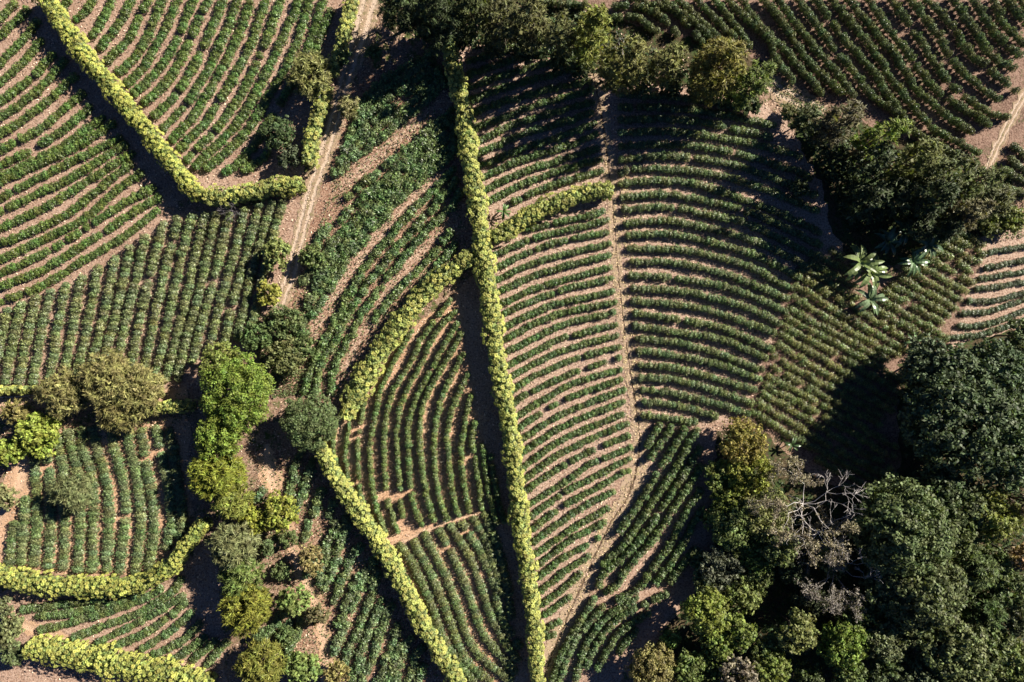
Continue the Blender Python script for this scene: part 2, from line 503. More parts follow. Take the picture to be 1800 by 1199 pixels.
strip("dirt_track", [(1042, 120), (1062, 220), (1076, 340), (1088, 480), (1104, 620), (1120, 720), (1126, 790), (1108, 870), (1070, 930), (1025, 1030), (985, 1120), (950, 1215)], [22, 24, 18, 18, 20, 26, 32, 40, 32, 34, 34, 30], M_TRACK)
strip("dirt_track", [(655, -15), (630, 70), (605, 150), (590, 210), (568, 280), (548, 340), (530, 410), (512, 480), (492, 540), (482, 590)], [48, 40, 28, 30, 32, 28, 26, 32, 28, 14], M_ROAD)
strip("litter_strip", [(596, 332), (650, 285), (700, 243), (740, 210)], [16, 18, 18, 14], M_LITSTRIP)
strip("litter_strip", [(540, 620), (560, 560), (590, 505), (640, 440), (690, 385), (740, 335), (775, 300)], [16, 20, 22, 24, 22, 20, 14], M_LITSTRIP)
strip("litter_strip", [(605, 650), (630, 600), (665, 545), (705, 480), (745, 435), (780, 410)], [14, 18, 18, 18, 16, 12], M_LITSTRIP)
strip("dirt_path", [(672, 968), (720, 948), (780, 920), (830, 905), (858, 902)], [16, 14, 11, 9, 5], M_PATH)
strip("dirt_track", [(1335, 130), (1370, 158), (1410, 178), (1450, 196)], [28, 36, 36, 26], M_ROAD)
strip("dirt_track", [(1815, 140), (1775, 215), (1745, 275), (1735, 300)], [16, 18, 18, 12], M_ROAD)
strip("dirt_path", [(-10, 1060), (40, 1098), (120, 1124), (220, 1150), (340, 1168)], [26, 24, 18, 12, 9], M_PATH)
strip("dirt_path", [(45, 800), (35, 850), (10, 890), (-10, 930)], [36, 34, 24, 24], M_PATH)
strip("dirt_path", [(470, 780), (474, 830), (500, 900), (520, 980), (555, 1060), (570, 1130), (580, 1210)], [10, 40, 22, 24, 26, 30, 26], M_PATH)
strip("dirt_path", [(-10, 712), (60, 706), (200, 705), (330, 692)], [24, 26, 22, 22], M_PATH)
strip("dirt_path", [(597, 742), (610, 790), (640, 840)], [30, 24, 14], M_PATH)

# ------------------------------------------------------------------ coffee bushes
def bush_mesh(seed, nleaf=270, loose=0.02, llen=0.19, lwid=0.105):
    """one bush about 1 wide, 1 high and 1 long, standing on z = 0"""
    rng = np.random.default_rng(seed)
    d = sphere_dirs(nleaf, rng, -0.35)
    lump = 1 + 0.14 * np.sin(d[:, 0] * 5 + seed) * np.cos(d[:, 1] * 6 + seed * 2) + rng.normal(0, 0.07 + loose, nleaf)
    rad = np.array([0.50, 0.47, 0.56])
    pos = d * rad * lump[:, None] + np.array([0, 0, 0.44])
    pos[:, 2] = np.clip(pos[:, 2], 0.04, None)
    nrm = d + rng.normal(0, 0.55, (nleaf, 3)) + np.array([0, 0, 0.35])
    q = leaf_cards(pos, nrm, llen, lwid, rng, fold=0.15)
    core = blob_tris((0, 0, 0.40), rad * (0.70 - loose), rng)
    stem = tube_quads([(0, 0, -0.05), (0, 0, 0.4)], [0.05, 0.03], 4)
    return quads_mesh("coffee_bush", np.concatenate([q, stem]), M_COFFEE, core)

BUSH = [bush_mesh(100 + i) for i in range(9)]
BUSH_LOOSE = [bush_mesh(200 + i, 190, 0.10, 0.25, 0.13) for i in range(8)]
BUSH_FINE = [bush_mesh(300 + i, 200, 0.13, 0.24, 0.085) for i in range(8)]

N_HEDGE = [0]; N_BUSH = [0]
def coffee_row(pts, label, group, width=1.7, height=1.40, step=1.25, colour=(0.06, 0.105, 0.03), lib=None, jit=0.12, gap=0.012, cat="coffee hedge", name="coffee_hedge", part="coffee_bush", size_var=0.12, gaps=()):
    lib = lib or BUSH
    if lib is BUSH: width = width * 1.09 + 0.06; height *= 1.10; jit *= 0.7; size_var *= 0.8
    rr = random.Random(int(sum(p[0] * 3 + p[1] for p in pts)) + N_HEDGE[0])
    line = [W(p[0], p[1], height * 0.6) for p in smooth_line(pts, 10)]
    P, A, Ln = resample(line, step)
    mid = P[len(P) // 2]
    root = empty(name, (mid[0], mid[1], 0))
    tag(root, label, cat, group)
    N_HEDGE[0] += 1
    st = Ln / max(1, len(P))
    sp = [(W(gx, gy, height * 0.6)) for gx, gy in gaps]
    for i in range(len(P)):
        if 0 < i < len(P) - 1 and rr.random() < gap:
            continue
        if any(math.hypot(P[i][0] - g[0], P[i][1] - g[1]) < 0.95 for g in sp):
            continue
        a = A[i]
        off = rr.gauss(0, jit)
        s = rr.uniform(1 - size_var, 1 + size_var)
        if rr.random() < 0.06: s *= 0.8
        o = bpy.data.objects.new(part, rr.choice(lib))
        COL.objects.link(o)
        o.parent = root
        o.location = (P[i][0] - mid[0] - math.sin(a) * off, P[i][1] - mid[1] + math.cos(a) * off, 0)
        o.rotation_euler = (rr.gauss(0, 0.05), rr.gauss(0, 0.05), a + (math.pi if rr.random() < 0.5 else 0) + rr.gauss(0, 0.12))
        o.scale = (st * 1.32 * rr.uniform(0.92, 1.12), width * s * rr.uniform(0.9, 1.1), height * s * rr.uniform(0.88, 1.1))
        k = rr.uniform(0.85, 1.18)
        o.color = (colour[0] * 1.8 * k * rr.uniform(0.86, 1.16), colour[1] * 1.6 * k, colour[2] * 1.75 * k * rr.uniform(0.85, 1.15), 1)
        N_BUSH[0] += 1
    return root

def Z(ox, oy, sc, rows):
    return [[(ox + x / sc, oy + y / sc) for x, y in r] for r in rows]

def field(rows, text, group, **kw):
    """text holds {n}, replaced by the row's place counted from a landmark"""
    for i, r in enumerate(rows):
        coffee_row(r, text.format(n=ordinal(i + 1)), group, **kw)

def between(a, b, n, m=5):
    """n rows spread from guide a to guide b, both included"""
    def rs(p):
        L = np.array(smooth_line(p, 10)); s = np.concatenate([[0], np.cumsum(np.linalg.norm(np.diff(L, axis=0), axis=1))])
        t = np.linspace(0, s[-1], m)
        return np.stack([np.interp(t, s, L[:, 0]), np.interp(t, s, L[:, 1])], 1)
    A, B = rs(a), rs(b)
    return [[tuple(p) for p in A + (B - A) * i / (n - 1)] for i in range(n)]

G_MID = (0.062, 0.105, 0.030)

# middle field above the short cross hedge
MU = between([(820, 108), (862, 96), (930, 72), (1030, 48)], [(826, 176), (862, 163), (900, 150), (1038, 112)], 4)
MU += Z(800, 130, 4.797, [
    [(150, 330), (300, 270), (440, 220), (800, 130), (1150, 50)], [(150, 460), (450, 345), (700, 255), (1170, 130)],
    [(150, 590), (450, 440), (750, 345), (1170, 230)], [(170, 680), (560, 510), (800, 440), (1170, 325)],
    [(190, 785), (560, 630), (880, 530), (1190, 415)], [(210, 880), (560, 720), (900, 620), (1210, 500)],
    [(225, 985), (560, 830), (800, 750), (1220, 620)], [(240, 1095), (560, 930), (900, 810), (1240, 715)],
    [(480, 1085), (720, 970), (1000, 880), (1250, 810)]])
field(MU[::-1], "coffee hedge, {n} above the short rosette cross hedge, meeting the grassy track", "coffee hedges above the cross hedge", width=1.55, height=1.40, step=1.15, colour=G_MID)
# middle field below it
ML = Z(840, 370, 4.797, [
    [(400, 165), (640, 105), (1000, 25), (1060, -10)],
    [(100, 385), (480, 230), (800, 150), (1110, 80)], [(130, 490), (500, 320), (780, 240), (1100, 180)], [(150, 590), (500, 430), (800, 350), (1125, 270)],
    [(150, 690), (560, 520), (1120, 370)], [(160, 805), (560, 630), (1130, 475)], [(170, 890), (640, 690), (1140, 570)], [(190, 995), (640, 795), (1150, 680)],
    [(210, 1095), (640, 885), (1175, 770)], [(240, 1195), (740, 955), (1160, 860)]])
ML += [[(889, 645), (951, 612), (996, 592), (1086, 570)], [(891, 667), (968, 625), (1030, 604), (1088, 588)]]
ML += Z(870, 600, 4.797, [
    [(120, 430), (420, 250), (760, 120), (1060, 45)], [(140, 540), (300, 430), (600, 290), (740, 235), (1060, 130)], [(160, 650), (420, 490), (700, 340), (1070, 235)],
    [(170, 760), (400, 600), (590, 490), (850, 395), (1080, 320)], [(200, 850), (500, 650), (800, 520), (1100, 405)], [(200, 965), (500, 760), (800, 620), (1100, 505)],
    [(225, 1080), (540, 850), (820, 720), (1090, 610)], [(230, 1185), (540, 960), (820, 820), (1130, 690)]])
ML += [[(921, 867), (947, 847), (1003, 811), (1058, 785), (1108, 766)], [(927, 889), (1003, 842), (1037, 817), (1112, 786)], [(932, 909), (994, 865), (1040, 842), (1078, 821), (1110, 807)],
       [(934, 932), (990, 890), (1053, 857), (1107, 825)]]
ML += Z(890, 840, 4.797, [
    [(220, 550), (500, 350), (700, 220), (920, 110)], [(240, 650), (560, 430), (870, 250)], [(250, 750), (560, 520), (840, 370)], [(270, 850), (480, 680), (690, 570), (790, 500)],
    [(280, 970), (500, 790), (710, 660)], [(290, 1085), (480, 940), (640, 800)], [(310, 1170), (550, 1000)]])
ML += [[(955, 1111), (986, 1090)], [(960, 1121), (978, 1114)]]
MGAPS = [(1003, 590), (1028, 647), (1077, 632), (958, 721), (962, 717), (988, 704), (1053, 787), (984, 896), (992, 893), (1045, 870), (1038, 952), (930, 691)]
for i, r in enumerate(ML):
    coffee_row(r, "coffee hedge, %s below the short rosette cross hedge, on the littered slope" % ordinal(i + 1), "coffee hedges below the cross hedge", width=1.42, height=1.32, step=1.1, colour=G_MID, gaps=MGAPS)

# field across the grassy track
RT = Z(1060, 180, 3.997, [
    [(110, -60), (500, -40), (800, 0), (1000, 40)],
    [(110, 30), (500, 40), (850, 85), (1220, 165)], [(110, 120), (450, 115), (760, 150), (1190, 240)], [(110, 215), (400, 200), (680, 225), (1070, 290), (1400, 380)],
    [(110, 310), (300, 295), (600, 300), (980, 365), (1380, 490), (1470, 540)], [(110, 400), (460, 375), (890, 430), (1300, 570), (1500, 660)], [(110, 490), (340, 460), (820, 510), (1250, 650), (1520, 770)],
    [(110, 570), (420, 545), (720, 590), (1200, 760), (1540, 920)], [(120, 665), (440, 645), (820, 710), (1110, 800), (1540, 1010)], [(135, 750), (480, 735), (830, 805), (1040, 860), (1500, 1080)],
    [(150, 850), (450, 830), (780, 890), (960, 940), (1180, 1020), (1439, 1150)], [(160, 935), (480, 925), (830, 1000), (1110, 1090), (1390, 1230)]])
RT += [[(1103, 437), (1200, 439), (1268, 453), (1322, 470), (1362, 493), (1395, 508)], [(1108, 460), (1180, 461), (1270, 480), (1330, 502), (1387, 526)]]
RT += Z(1080, 470, 3.997, [
    [(100, 55), (400, 70), (760, 130), (1000, 215), (1220, 315)], [(120, 145), (450, 165), (760, 230), (1000, 310), (1175, 405)], [(120, 235), (450, 260), (760, 330), (1135, 465)],
    [(130, 320), (450, 365), (760, 425), (1120, 580)], [(130, 410), (450, 455), (760, 510), (1075, 640)], [(145, 500), (470, 535), (760, 615), (1050, 725)], [(160, 585), (470, 625), (760, 690), (1040, 795)],
    [(170, 680), (470, 715), (760, 795), (1000, 865)], [(170, 770), (470, 800), (760, 880), (980, 955)], [(185, 855), (470, 895), (760, 970), (950, 1035)], [(195, 945), (440, 970), (730, 1050)], [(190, 1035), (400, 1060), (580, 1090)]])
field(RT[::-1], "curved coffee hedge across the grassy track, {n} up from the fork", "curved coffee hedges across the track", width=1.6, height=1.56, step=1.1, colour=(0.075, 0.112, 0.040))

# rows below the fork, running down beside the track
BR = Z(960, 720, 3.997, [
    [(810, 95), (700, 270)], [(890, 105), (830, 210), (720, 350)], [(980, 120), (890, 280), (805, 410)], [(785, 445), (660, 650), (510, 870)],
    [(1070, 130), (1000, 250), (940, 360), (800, 580), (680, 760), (560, 930), (390, 1095)],
    [(1090, 260), (990, 420), (880, 590), (740, 810), (580, 1000), (400, 1160), (370, 1250)],
    [(1100, 390), (990, 560), (870, 740), (740, 930), (560, 1130), (500, 1240), (410, 1290)],
    [(1095, 565), (980, 720), (890, 920), (790, 1060), (690, 1200), (640, 1270), (500, 1350)],
    [(1100, 690), (1040, 800), (960, 950), (860, 1100), (760, 1230)], [(1060, 970), (960, 1100), (860, 1220)]])
field(BR, "coffee hedge below the track fork, {n} counted from the track towards the forest", "coffee hedges below the track fork", width=1.6, height=2.05, step=1.1, colour=(0.065, 0.105, 0.035))
BR2 = Z(940, 960, 5.017, [
    [(540, 450), (430, 620), (310, 830), (220, 1000), (150, 1200)], [(610, 530), (430, 740), (380, 800), (270, 1010), (215, 1200)], [(920, 460), (700, 590), (520, 760), (420, 960), (355, 1200)],
    [(980, 510), (800, 600), (640, 740), (520, 920), (450, 1080)], [(1020, 590), (850, 690), (720, 800), (620, 960), (550, 1100)], [(910, 740), (780, 870), (735, 960)], [(1170, 420), (1050, 480), (960, 520)]])
field(BR2, "arching coffee hedge at the track's lower end, {n} from the track", "arching coffee hedges at the lower end of the track", width=1.55, height=1.95, step=1.1, colour=(0.065, 0.105, 0.038))

# lens-shaped field between the rosette hedges
CL = Z(560, 640, 3.997, [
    [(115, 470), (100, 590), (130, 720)], [(215, 410), (190, 620), (210, 850)], [(330, 170), (300, 400), (275, 520), (270, 620), (290, 880), (340, 1090)],
    [(660, -240), (580, -110), (520, 0), (430, 200), (370, 500), (360, 700), (400, 980), (470, 1190)],
    [(930, -460), (740, -200), (640, 0), (520, 200), (460, 480), (470, 850), (510, 1050), (560, 1190)],
    [(960, -380), (810, -190), (720, 0), (610, 200), (550, 450), (560, 720), (570, 920), (600, 1110)],
    [(980, -300), (870, -110), (790, 40), (680, 250), (630, 450), (640, 750), (660, 960), (730, 1140)],
    [(1010, -220), (880, 10), (760, 220), (710, 430), (720, 680), (760, 930), (810, 1110)],
    [(1020, -80), (980, 0), (870, 230), (815, 470), (820, 770), (860, 980), (910, 1100)],
    [(1050, 60), (960, 260), (910, 450), (920, 740), (960, 1010), (990, 1080)], [(1075, 210), (1030, 400), (1000, 650), (1020, 830), (1060, 1050)],
    [(1100, 400), (1080, 540), (1110, 750), (1150, 1030)], [(1150, 560), (1180, 800), (1230, 1050), (1260, 1130)], [(1210, 640), (1260, 950), (1310, 1120)]])
CG = [(632, 767), (681, 868), (703, 872), (725, 861), (635, 750), (714, 915)]
for i, r in enumerate(CL):
    coffee_row(r, "curving coffee hedge above the dirt path, %s from the pale earth corner" % ordinal(i + 1), "curving coffee hedges above the dirt path", width=[0.9, 0.9, 1.05, 1.2][min(i, 3)] + 0.1 * (i > 5), height=1.85, gap=0.004, step=1.05, colour=(0.076, 0.118, 0.036), gaps=CG)
CLB = Z(660, 899, 3.997, [
    [(80, 250), (150, 380)], [(160, 410), (260, 600), (350, 760), (365, 800)], [(170, 220), (300, 440), (400, 680), (480, 900), (600, 1090), (700, 1200)],
    [(260, 200), (380, 420), (480, 650), (560, 870), (640, 1050), (820, 1210)], [(340, 150), (470, 400), (580, 680), (650, 890), (760, 1040), (960, 1200)],
    [(440, 120), (560, 350), (670, 620), (740, 830), (830, 960), (990, 1140)], [(520, 90), (670, 340), (760, 590), (840, 800), (930, 950), (1010, 1060)],
    [(600, 70), (740, 290), (830, 500), (880, 720), (960, 880), (1020, 960)], [(680, 40), (780, 210), (840, 400), (890, 600)], [(760, 10), (830, 170), (890, 350), (930, 560), (960, 760)]])
field(CLB, "curving coffee hedge below the dirt path, {n} from the lower diagonal hedge", "curving coffee hedges below the dirt path", width=1.95, height=1.36, step=1.15, colour=(0.082, 0.115, 0.042))

# upper left field beneath the long diagonal hedge
F1 = Z(0, 0, 3.997, [
    [(-20, 140), (50, 70), (110, 10)], [(-20, 265), (130, 120), (200, 50)], [(-20, 460), (110, 320), (230, 190), (260, 130)], [(-20, 590), (140, 450), (290, 270)],
    [(-20, 715), (200, 560), (380, 370)], [(-20, 835), (240, 650), (430, 450), (460, 410)], [(-20, 950), (240, 780), (490, 560), (530, 520)], [(-20, 1065), (280, 900), (400, 800), (590, 640)],
    [(-20, 1165), (230, 1045), (450, 900), (640, 740)], [(-20, 1250), (100, 1190), (400, 1040), (680, 850), (720, 810)]])
F1 += Z(0, 270, 3.997, [
    [(-20, 210), (200, 100), (420, 0), (560, -70), (800, -220)], [(-20, 320), (300, 150), (590, 10), (850, -120)], [(-20, 410), (300, 260), (560, 130), (760, 0), (890, -70)],
    [(-20, 530), (300, 380), (580, 210), (850, 40), (940, -10)], [(-20, 640), (250, 530), (500, 400), (760, 190), (930, 60)], [(-20, 750), (300, 600), (580, 460), (820, 250), (1000, 130)],
    [(-20, 850), (300, 700), (600, 520), (900, 330), (1090, 230)], [(-20, 940), (300, 810), (660, 590), (1000, 370), (1130, 300)], [(-20, 1050), (300, 920), (600, 740), (900, 560), (1110, 390)]])
for i, r in enumerate(F1[::-1]):
    coffee_row(r, "coffee hedge shaded by the long diagonal hedge, %s up from the dense field" % ordinal(i + 1), "coffee hedges on the shady side of the diagonal hedge", width=1.75, height=1.28, step=1.2, colour=(0.066, 0.108, 0.024), gaps=[(58, 261)], gap=0.02)

# field between the diagonal hedge and the sandy track
F2 = Z(0, 0, 3.997, [[(430, 60), (480, -20)], [(520, 140), (600, 70), (670, -20)], [(640, 260), (720, 130), (790, -20)], [(690, 340), (800, 210), (880, 80), (930, -20)], [(740, 430), (900, 270), (980, 110), (1050, -20)],
    [(820, 510), (960, 380), (1060, 200), (1150, -20)], [(880, 590), (1010, 470), (1100, 310), (1170, 180), (1250, -20)]])
F2 += Z(200, 0, 3.997, [[(130, 660), (300, 500), (420, 320), (510, 120), (560, -20)], [(210, 730), (380, 560), (480, 400), (570, 200), (670, -20)], [(270, 820), (420, 680), (540, 500), (640, 300), (720, 120), (770, -20)],
    [(330, 910), (500, 740), (600, 590), (670, 480), (740, 330), (790, 220), (850, 60), (870, -20)], [(400, 990), (560, 810), (680, 620), (780, 440), (870, 260), (930, 100), (960, 0)],
    [(450, 1050), (620, 880), (760, 680), (880, 470), (960, 310), (1050, 60), (1070, -20)], [(500, 1130), (700, 930), (800, 800), (920, 620), (1030, 380), (1110, 180), (1180, -20)],
    [(560, 1180), (760, 980), (870, 860), (980, 690), (1080, 500), (1180, 280), (1280, 60), (1295, -20)], [(640, 1190), (820, 1040), (950, 900), (1060, 720), (1180, 520), (1270, 340), (1360, 60), (1375, -20)],
    [(760, 1215), (920, 1100), (1060, 900), (1180, 700), (1290, 520), (1380, 300), (1450, 80), (1470, -20)], [(900, 1200), (1000, 1150), (1090, 1060)], [(1400, 420), (1450, 250), (1530, 60)]])
field(F2, "coffee hedge between diagonal hedge and sandy track, {n} from the top corner", "coffee hedges between the diagonal hedge and the sandy track", width=1.95, height=1.32, step=1.25, colour=(0.064, 0.108, 0.026), gap=0.03)

# dense field of upright rows
XC = [35, 107, 180, 252, 330, 405, 480, 555, 620, 685, 760, 832, 902, 970, 1030, 1092, 1162, 1230, 1290, 1350]
def ytop(x):
    return np.interp(x, [0, 60, 130, 200, 250, 285, 330, 400, 470, 540], [542, 516, 488, 448, 412, 385, 372, 368, 348, 340])
F3 = []
for i, z in enumerate(XC):
    sl = -0.185 - 0.004 * i
    x0 = z / 2.998; y0 = 533
    y = 533
    for _ in range(8): y = ytop(x0 + sl * (y - y0)) + 4
    yb = 676 if i < 12 else (670 if i < 15 else 640 - (i - 15) * 14)
    F3.append([(x0 + sl * (t - y0) + 1.5 * math.sin(t / 40.0 + i), t) for t in np.linspace(y, yb, 5)])
for i, r in enumerate(F3[::-1]):
    coffee_row(r, "wide coffee hedge below the hedge elbow, %s counted from the sandy track" % ordinal(i + 1), "wide coffee hedges of the dense field", width=1.85, height=1.8, step=1.3, colour=(0.088, 0.12, 0.045), gap=0.012)

# loose block between the sandy track and the central hedge
L2 = between([(625, 200), (662, 150), (710, 118), (760, 95)], [(584, 309), (646, 257), (732, 191), (785, 143)], 6)
field(L2, "loose coffee hedge by the sandy track, {n} below the tall dark trees", "loose coffee hedges near the tall trees", width=1.95, height=1.6, step=1.45, lib=BUSH_LOOSE, jit=0.22, size_var=0.22, gap=0.08, colour=(0.07, 0.115, 0.04))
L3 = between([(607, 347), (653, 310), (703, 273), (749, 232), (797, 190)], [(548, 558), (593, 483), (653, 405), (699, 355), (750, 306), (803, 262)], 6)
field(L3, "loose coffee hedge between two bare litter strips, {n} down the slope", "loose coffee hedges between the litter strips", width=1.95, height=1.6, step=1.45, lib=BUSH_LOOSE, jit=0.22, size_var=0.22, gap=0.06, colour=(0.07, 0.115, 0.038))
L4 = Z(480, 400, 3.997, [[(1280, -420), (1050, -190), (860, 30), (700, 200), (560, 420), (440, 650), (330, 850), (250, 1040), (220, 1170)], [(1300, -340), (1150, -170), (960, 40), (800, 220), (640, 420), (520, 620), (440, 780), (330, 1000), (290, 1170)],
    [(1330, -260), (1220, -120), (1050, 50), (850, 300), (700, 500), (560, 720), (440, 960), (390, 1170)], [(1260, 20), (1190, 120), (1010, 300), (850, 470), (700, 660)], [(1290, 110), (1200, 220), (1060, 390), (940, 520)]])
field(L4, "coffee hedge beside the leaning rosette hedge, {n} from the wide litter strip", "coffee hedges beside the leaning rosette hedge", width=1.8, height=1.7, step=1.3, lib=BUSH_LOOSE, jit=0.25, size_var=0.18, gap=0.03, colour=(0.072, 0.12, 0.038))
L5 = [[(575, 395), (555, 440), (535, 500)], [(560, 500), (540, 545), (525, 590)], [(590, 410), (575, 450), (556, 500)]]
field(L5, "ragged short coffee hedge at the bend of the sandy track, {n} from it", "ragged coffee hedges at the track bend", width=2.5, height=1.60, step=1.7, lib=BUSH_LOOSE, jit=0.4, size_var=0.25, gap=0.05, colour=(0.07, 0.11, 0.04))

# lower left block
BL = Z(0, 799, 2.998, [
    [(45, 580), (60, 450), (80, 350)], [(110, 580), (120, 400), (135, 220)], [(175, 590), (190, 400), (190, 200), (175, 20), (165, -60)], [(250, 600), (265, 420), (262, 250), (260, 130), (245, 0), (230, -100)],
    [(330, 610), (340, 440), (340, 250), (335, 100), (315, 0), (290, -110)], [(410, 620), (420, 420), (420, 300), (405, 100), (385, 0), (355, -130)], [(485, 620), (490, 420), (490, 200), (475, 80), (440, -10), (430, -140)],
    [(560, 620), (570, 430), (570, 200), (550, 100), (520, 0), (480, -150)], [(630, 630), (650, 430), (665, 300), (645, 130), (610, 0), (580, -155)], [(710, 630), (740, 400), (730, 200), (710, 80), (690, -10), (665, -140)],
    [(780, 620), (810, 430), (805, 260), (790, 150), (765, 20), (740, -140)], [(870, 500), (900, 380), (890, 200), (860, 60), (820, -150)], [(935, 440), (960, 370), (940, 160), (915, 20), (890, -140)]])
field(BL[::-1], "wide coffee hedge above the curved rosette hedge, {n} from the feathery trees", "wide coffee hedges of the small block", width=2.3, height=1.40, step=1.3, colour=(0.085, 0.122, 0.046), gap=0.012)
Q = Z(0, 799, 2.998, [
    [(110, 820), (300, 795), (440, 775), (560, 760)], [(190, 855), (400, 830), (600, 780), (750, 735)], [(200, 930), (400, 880), (560, 830), (720, 780), (860, 705)], [(380, 970), (560, 900), (740, 830), (900, 730), (960, 650)],
    [(510, 995), (700, 900), (860, 810), (970, 740)], [(590, 1020), (760, 940), (900, 850), (980, 770)], [(740, 1030), (900, 930), (1010, 830)], [(800, 1060), (960, 980), (1060, 890)], [(900, 1090), (1040, 1000), (1080, 960)],
    [(1010, 1090), (1140, 980)], [(1080, 1120), (1200, 980)]])
field(Q, "coffee hedge fanning out below the curved hedge, {n} down from it", "coffee hedges fanning out below the curved hedge", width=1.75, height=1.36, step=1.25, colour=(0.068, 0.11, 0.035))

# ragged rows beneath the lower diagonal hedge
BC = Z(400, 799, 2.998, [
    [(320, 220), (360, 60), (400, -20)], [(400, 230), (430, 80), (445, 20)], [(395, 460), (440, 330), (500, 180)], [(500, 510), (560, 400)], [(555, 590), (610, 420), (640, 360)], [(630, 570), (690, 500), (700, 470)],
    [(500, 720), (560, 590), (580, 540)], [(555, 790), (610, 650), (650, 570)], [(580, 910), (640, 760), (690, 630)], [(610, 1110), (680, 950), (740, 790), (770, 680), (790, 600)], [(680, 1150), (700, 1080), (720, 1000), (770, 880), (810, 760)],
    [(700, 1210), (780, 1030), (830, 870), (870, 790)], [(780, 1220), (850, 1050), (890, 890)], [(880, 1210), (930, 1060), (965, 960)], [(950, 1210), (990, 1080), (1020, 1010)], [(1000, 1210), (1040, 1110)], [(740, 670), (775, 550)],
    [(245, 1010), (330, 880)], [(305, 1060), (390, 900)], [(190, 960), (250, 890)]])
BC += Z(400, 799, 2.998, [[(470, 690), (500, 600), (530, 520)], [(650, 830), (700, 700), (740, 600)], [(560, 1060), (600, 960), (630, 880)], [(640, 1200), (660, 1130)], [(840, 1210), (880, 1090), (910, 1000)],
    [(455, 330), (480, 240), (495, 180)], [(590, 480), (640, 330)], [(340, 330), (375, 250), (410, 150)], [(150, 250), (190, 180)], [(255, 900), (290, 820)], [(340, 1000), (400, 850)], [(520, 330), (560, 240)], [(545, 450), (580, 350)], [(445, 570), (480, 490)], [(400, 640), (440, 560)]])
field(BC, "ragged coffee hedge shaded by the lower diagonal hedge, {n} going down the slope", "ragged coffee hedges beside the lower diagonal hedge", width=2.1, height=1.7, step=1.3, lib=BUSH_LOOSE, jit=0.25, size_var=0.2, gap=0.03, colour=(0.075, 0.118, 0.045))

# upper right field
TR = Z(800, 0, 2.998, [[(420, 5), (560, 20), (700, 25)], [(820, 90), (960, 90), (1010, 130), (1075, 165)], [(830, 30), (960, 32), (1080, 80), (1180, 190)], [(900, -20), (1000, 10), (1150, 50), (1230, 130), (1310, 220)],
    [(1060, -20), (1170, 50), (1260, 120), (1380, 215)], [(1165, -20), (1280, 90), (1380, 190), (1420, 240)], [(1270, -20), (1400, 130), (1480, 200)], [(1355, -20), (1500, 160), (1560, 250)]])
TR += Z(1300, 0, 2.998, [
    [(-60, -20), (0, 60), (150, 200), (190, 300), (290, 430)], [(0, -20), (170, 200), (260, 280), (360, 400), (440, 500)], [(115, -20), (260, 160), (330, 270), (400, 360), (540, 490)],
    [(195, -20), (350, 190), (470, 330), (610, 510)], [(300, -20), (480, 230), (600, 370), (690, 490), (850, 610)], [(395, -20), (560, 210), (700, 360), (760, 470), (880, 630)], [(475, -20), (660, 200), (770, 360), (850, 480), (1000, 660)],
    [(560, -20), (700, 140), (830, 300), (950, 480), (1100, 610), (1230, 700)], [(680, -20), (740, 90), (860, 240), (960, 380), (1060, 490), (1330, 660)], [(790, -20), (920, 160), (1030, 330), (1130, 460), (1280, 570), (1420, 630)],
    [(890, -20), (1030, 160), (1140, 340), (1200, 400), (1370, 525)], [(985, -20), (1130, 140), (1200, 260), (1340, 380), (1470, 480)], [(1115, -20), (1260, 190), (1330, 290), (1450, 365)], [(1230, -20), (1330, 150), (1480, 300)],
    [(1340, -20), (1400, 130), (1520, 240)], [(1410, -20), (1520, 130)], [(1470, -20), (1530, 60)], [(1000, 670), (1100, 720), (1270, 810)], [(860, 640), (1000, 740), (1150, 810)]])
field(TR, "narrow coffee hedge behind the tall trees, {n} from the bright-tipped tree", "narrow coffee hedges behind the tall trees", width=1.35, height=2.5, step=1.2, colour=(0.078, 0.108, 0.046), gap=0.03, jit=0.16)
TR2 = Z(1300, 0, 2.998, [[(1440, 760), (1530, 840)], [(1420, 830), (1530, 920)], [(1390, 890), (1530, 970)], [(1370, 970), (1530, 1030)]])
field(TR2, "short coffee hedge beyond the side track, {n} counted down from it", "short coffee hedges beyond the side track", width=1.4, height=1.60, step=1.2, colour=(0.075, 0.105, 0.044))
RE = Z(1300, 400, 2.998, [[(1310, 130), (1530, 95)], [(1290, 210), (1380, 195), (1530, 165)], [(1260, 270), (1400, 250), (1530, 225)], [(1240, 325), (1400, 305), (1530, 280)], [(1200, 385), (1340, 385), (1530, 335)],
    [(1170, 450), (1320, 440), (1530, 370)], [(1150, 520), (1300, 510), (1530, 430)], [(1110, 580), (1290, 560), (1530, 475)]])
field(RE, "coffee hedge in the small field above the huge dome tree, {n} from the top", "coffee hedges at the edge above the dark trees", width=1.3, height=1.04, step=1.1, colour=(0.058, 0.085, 0.036))

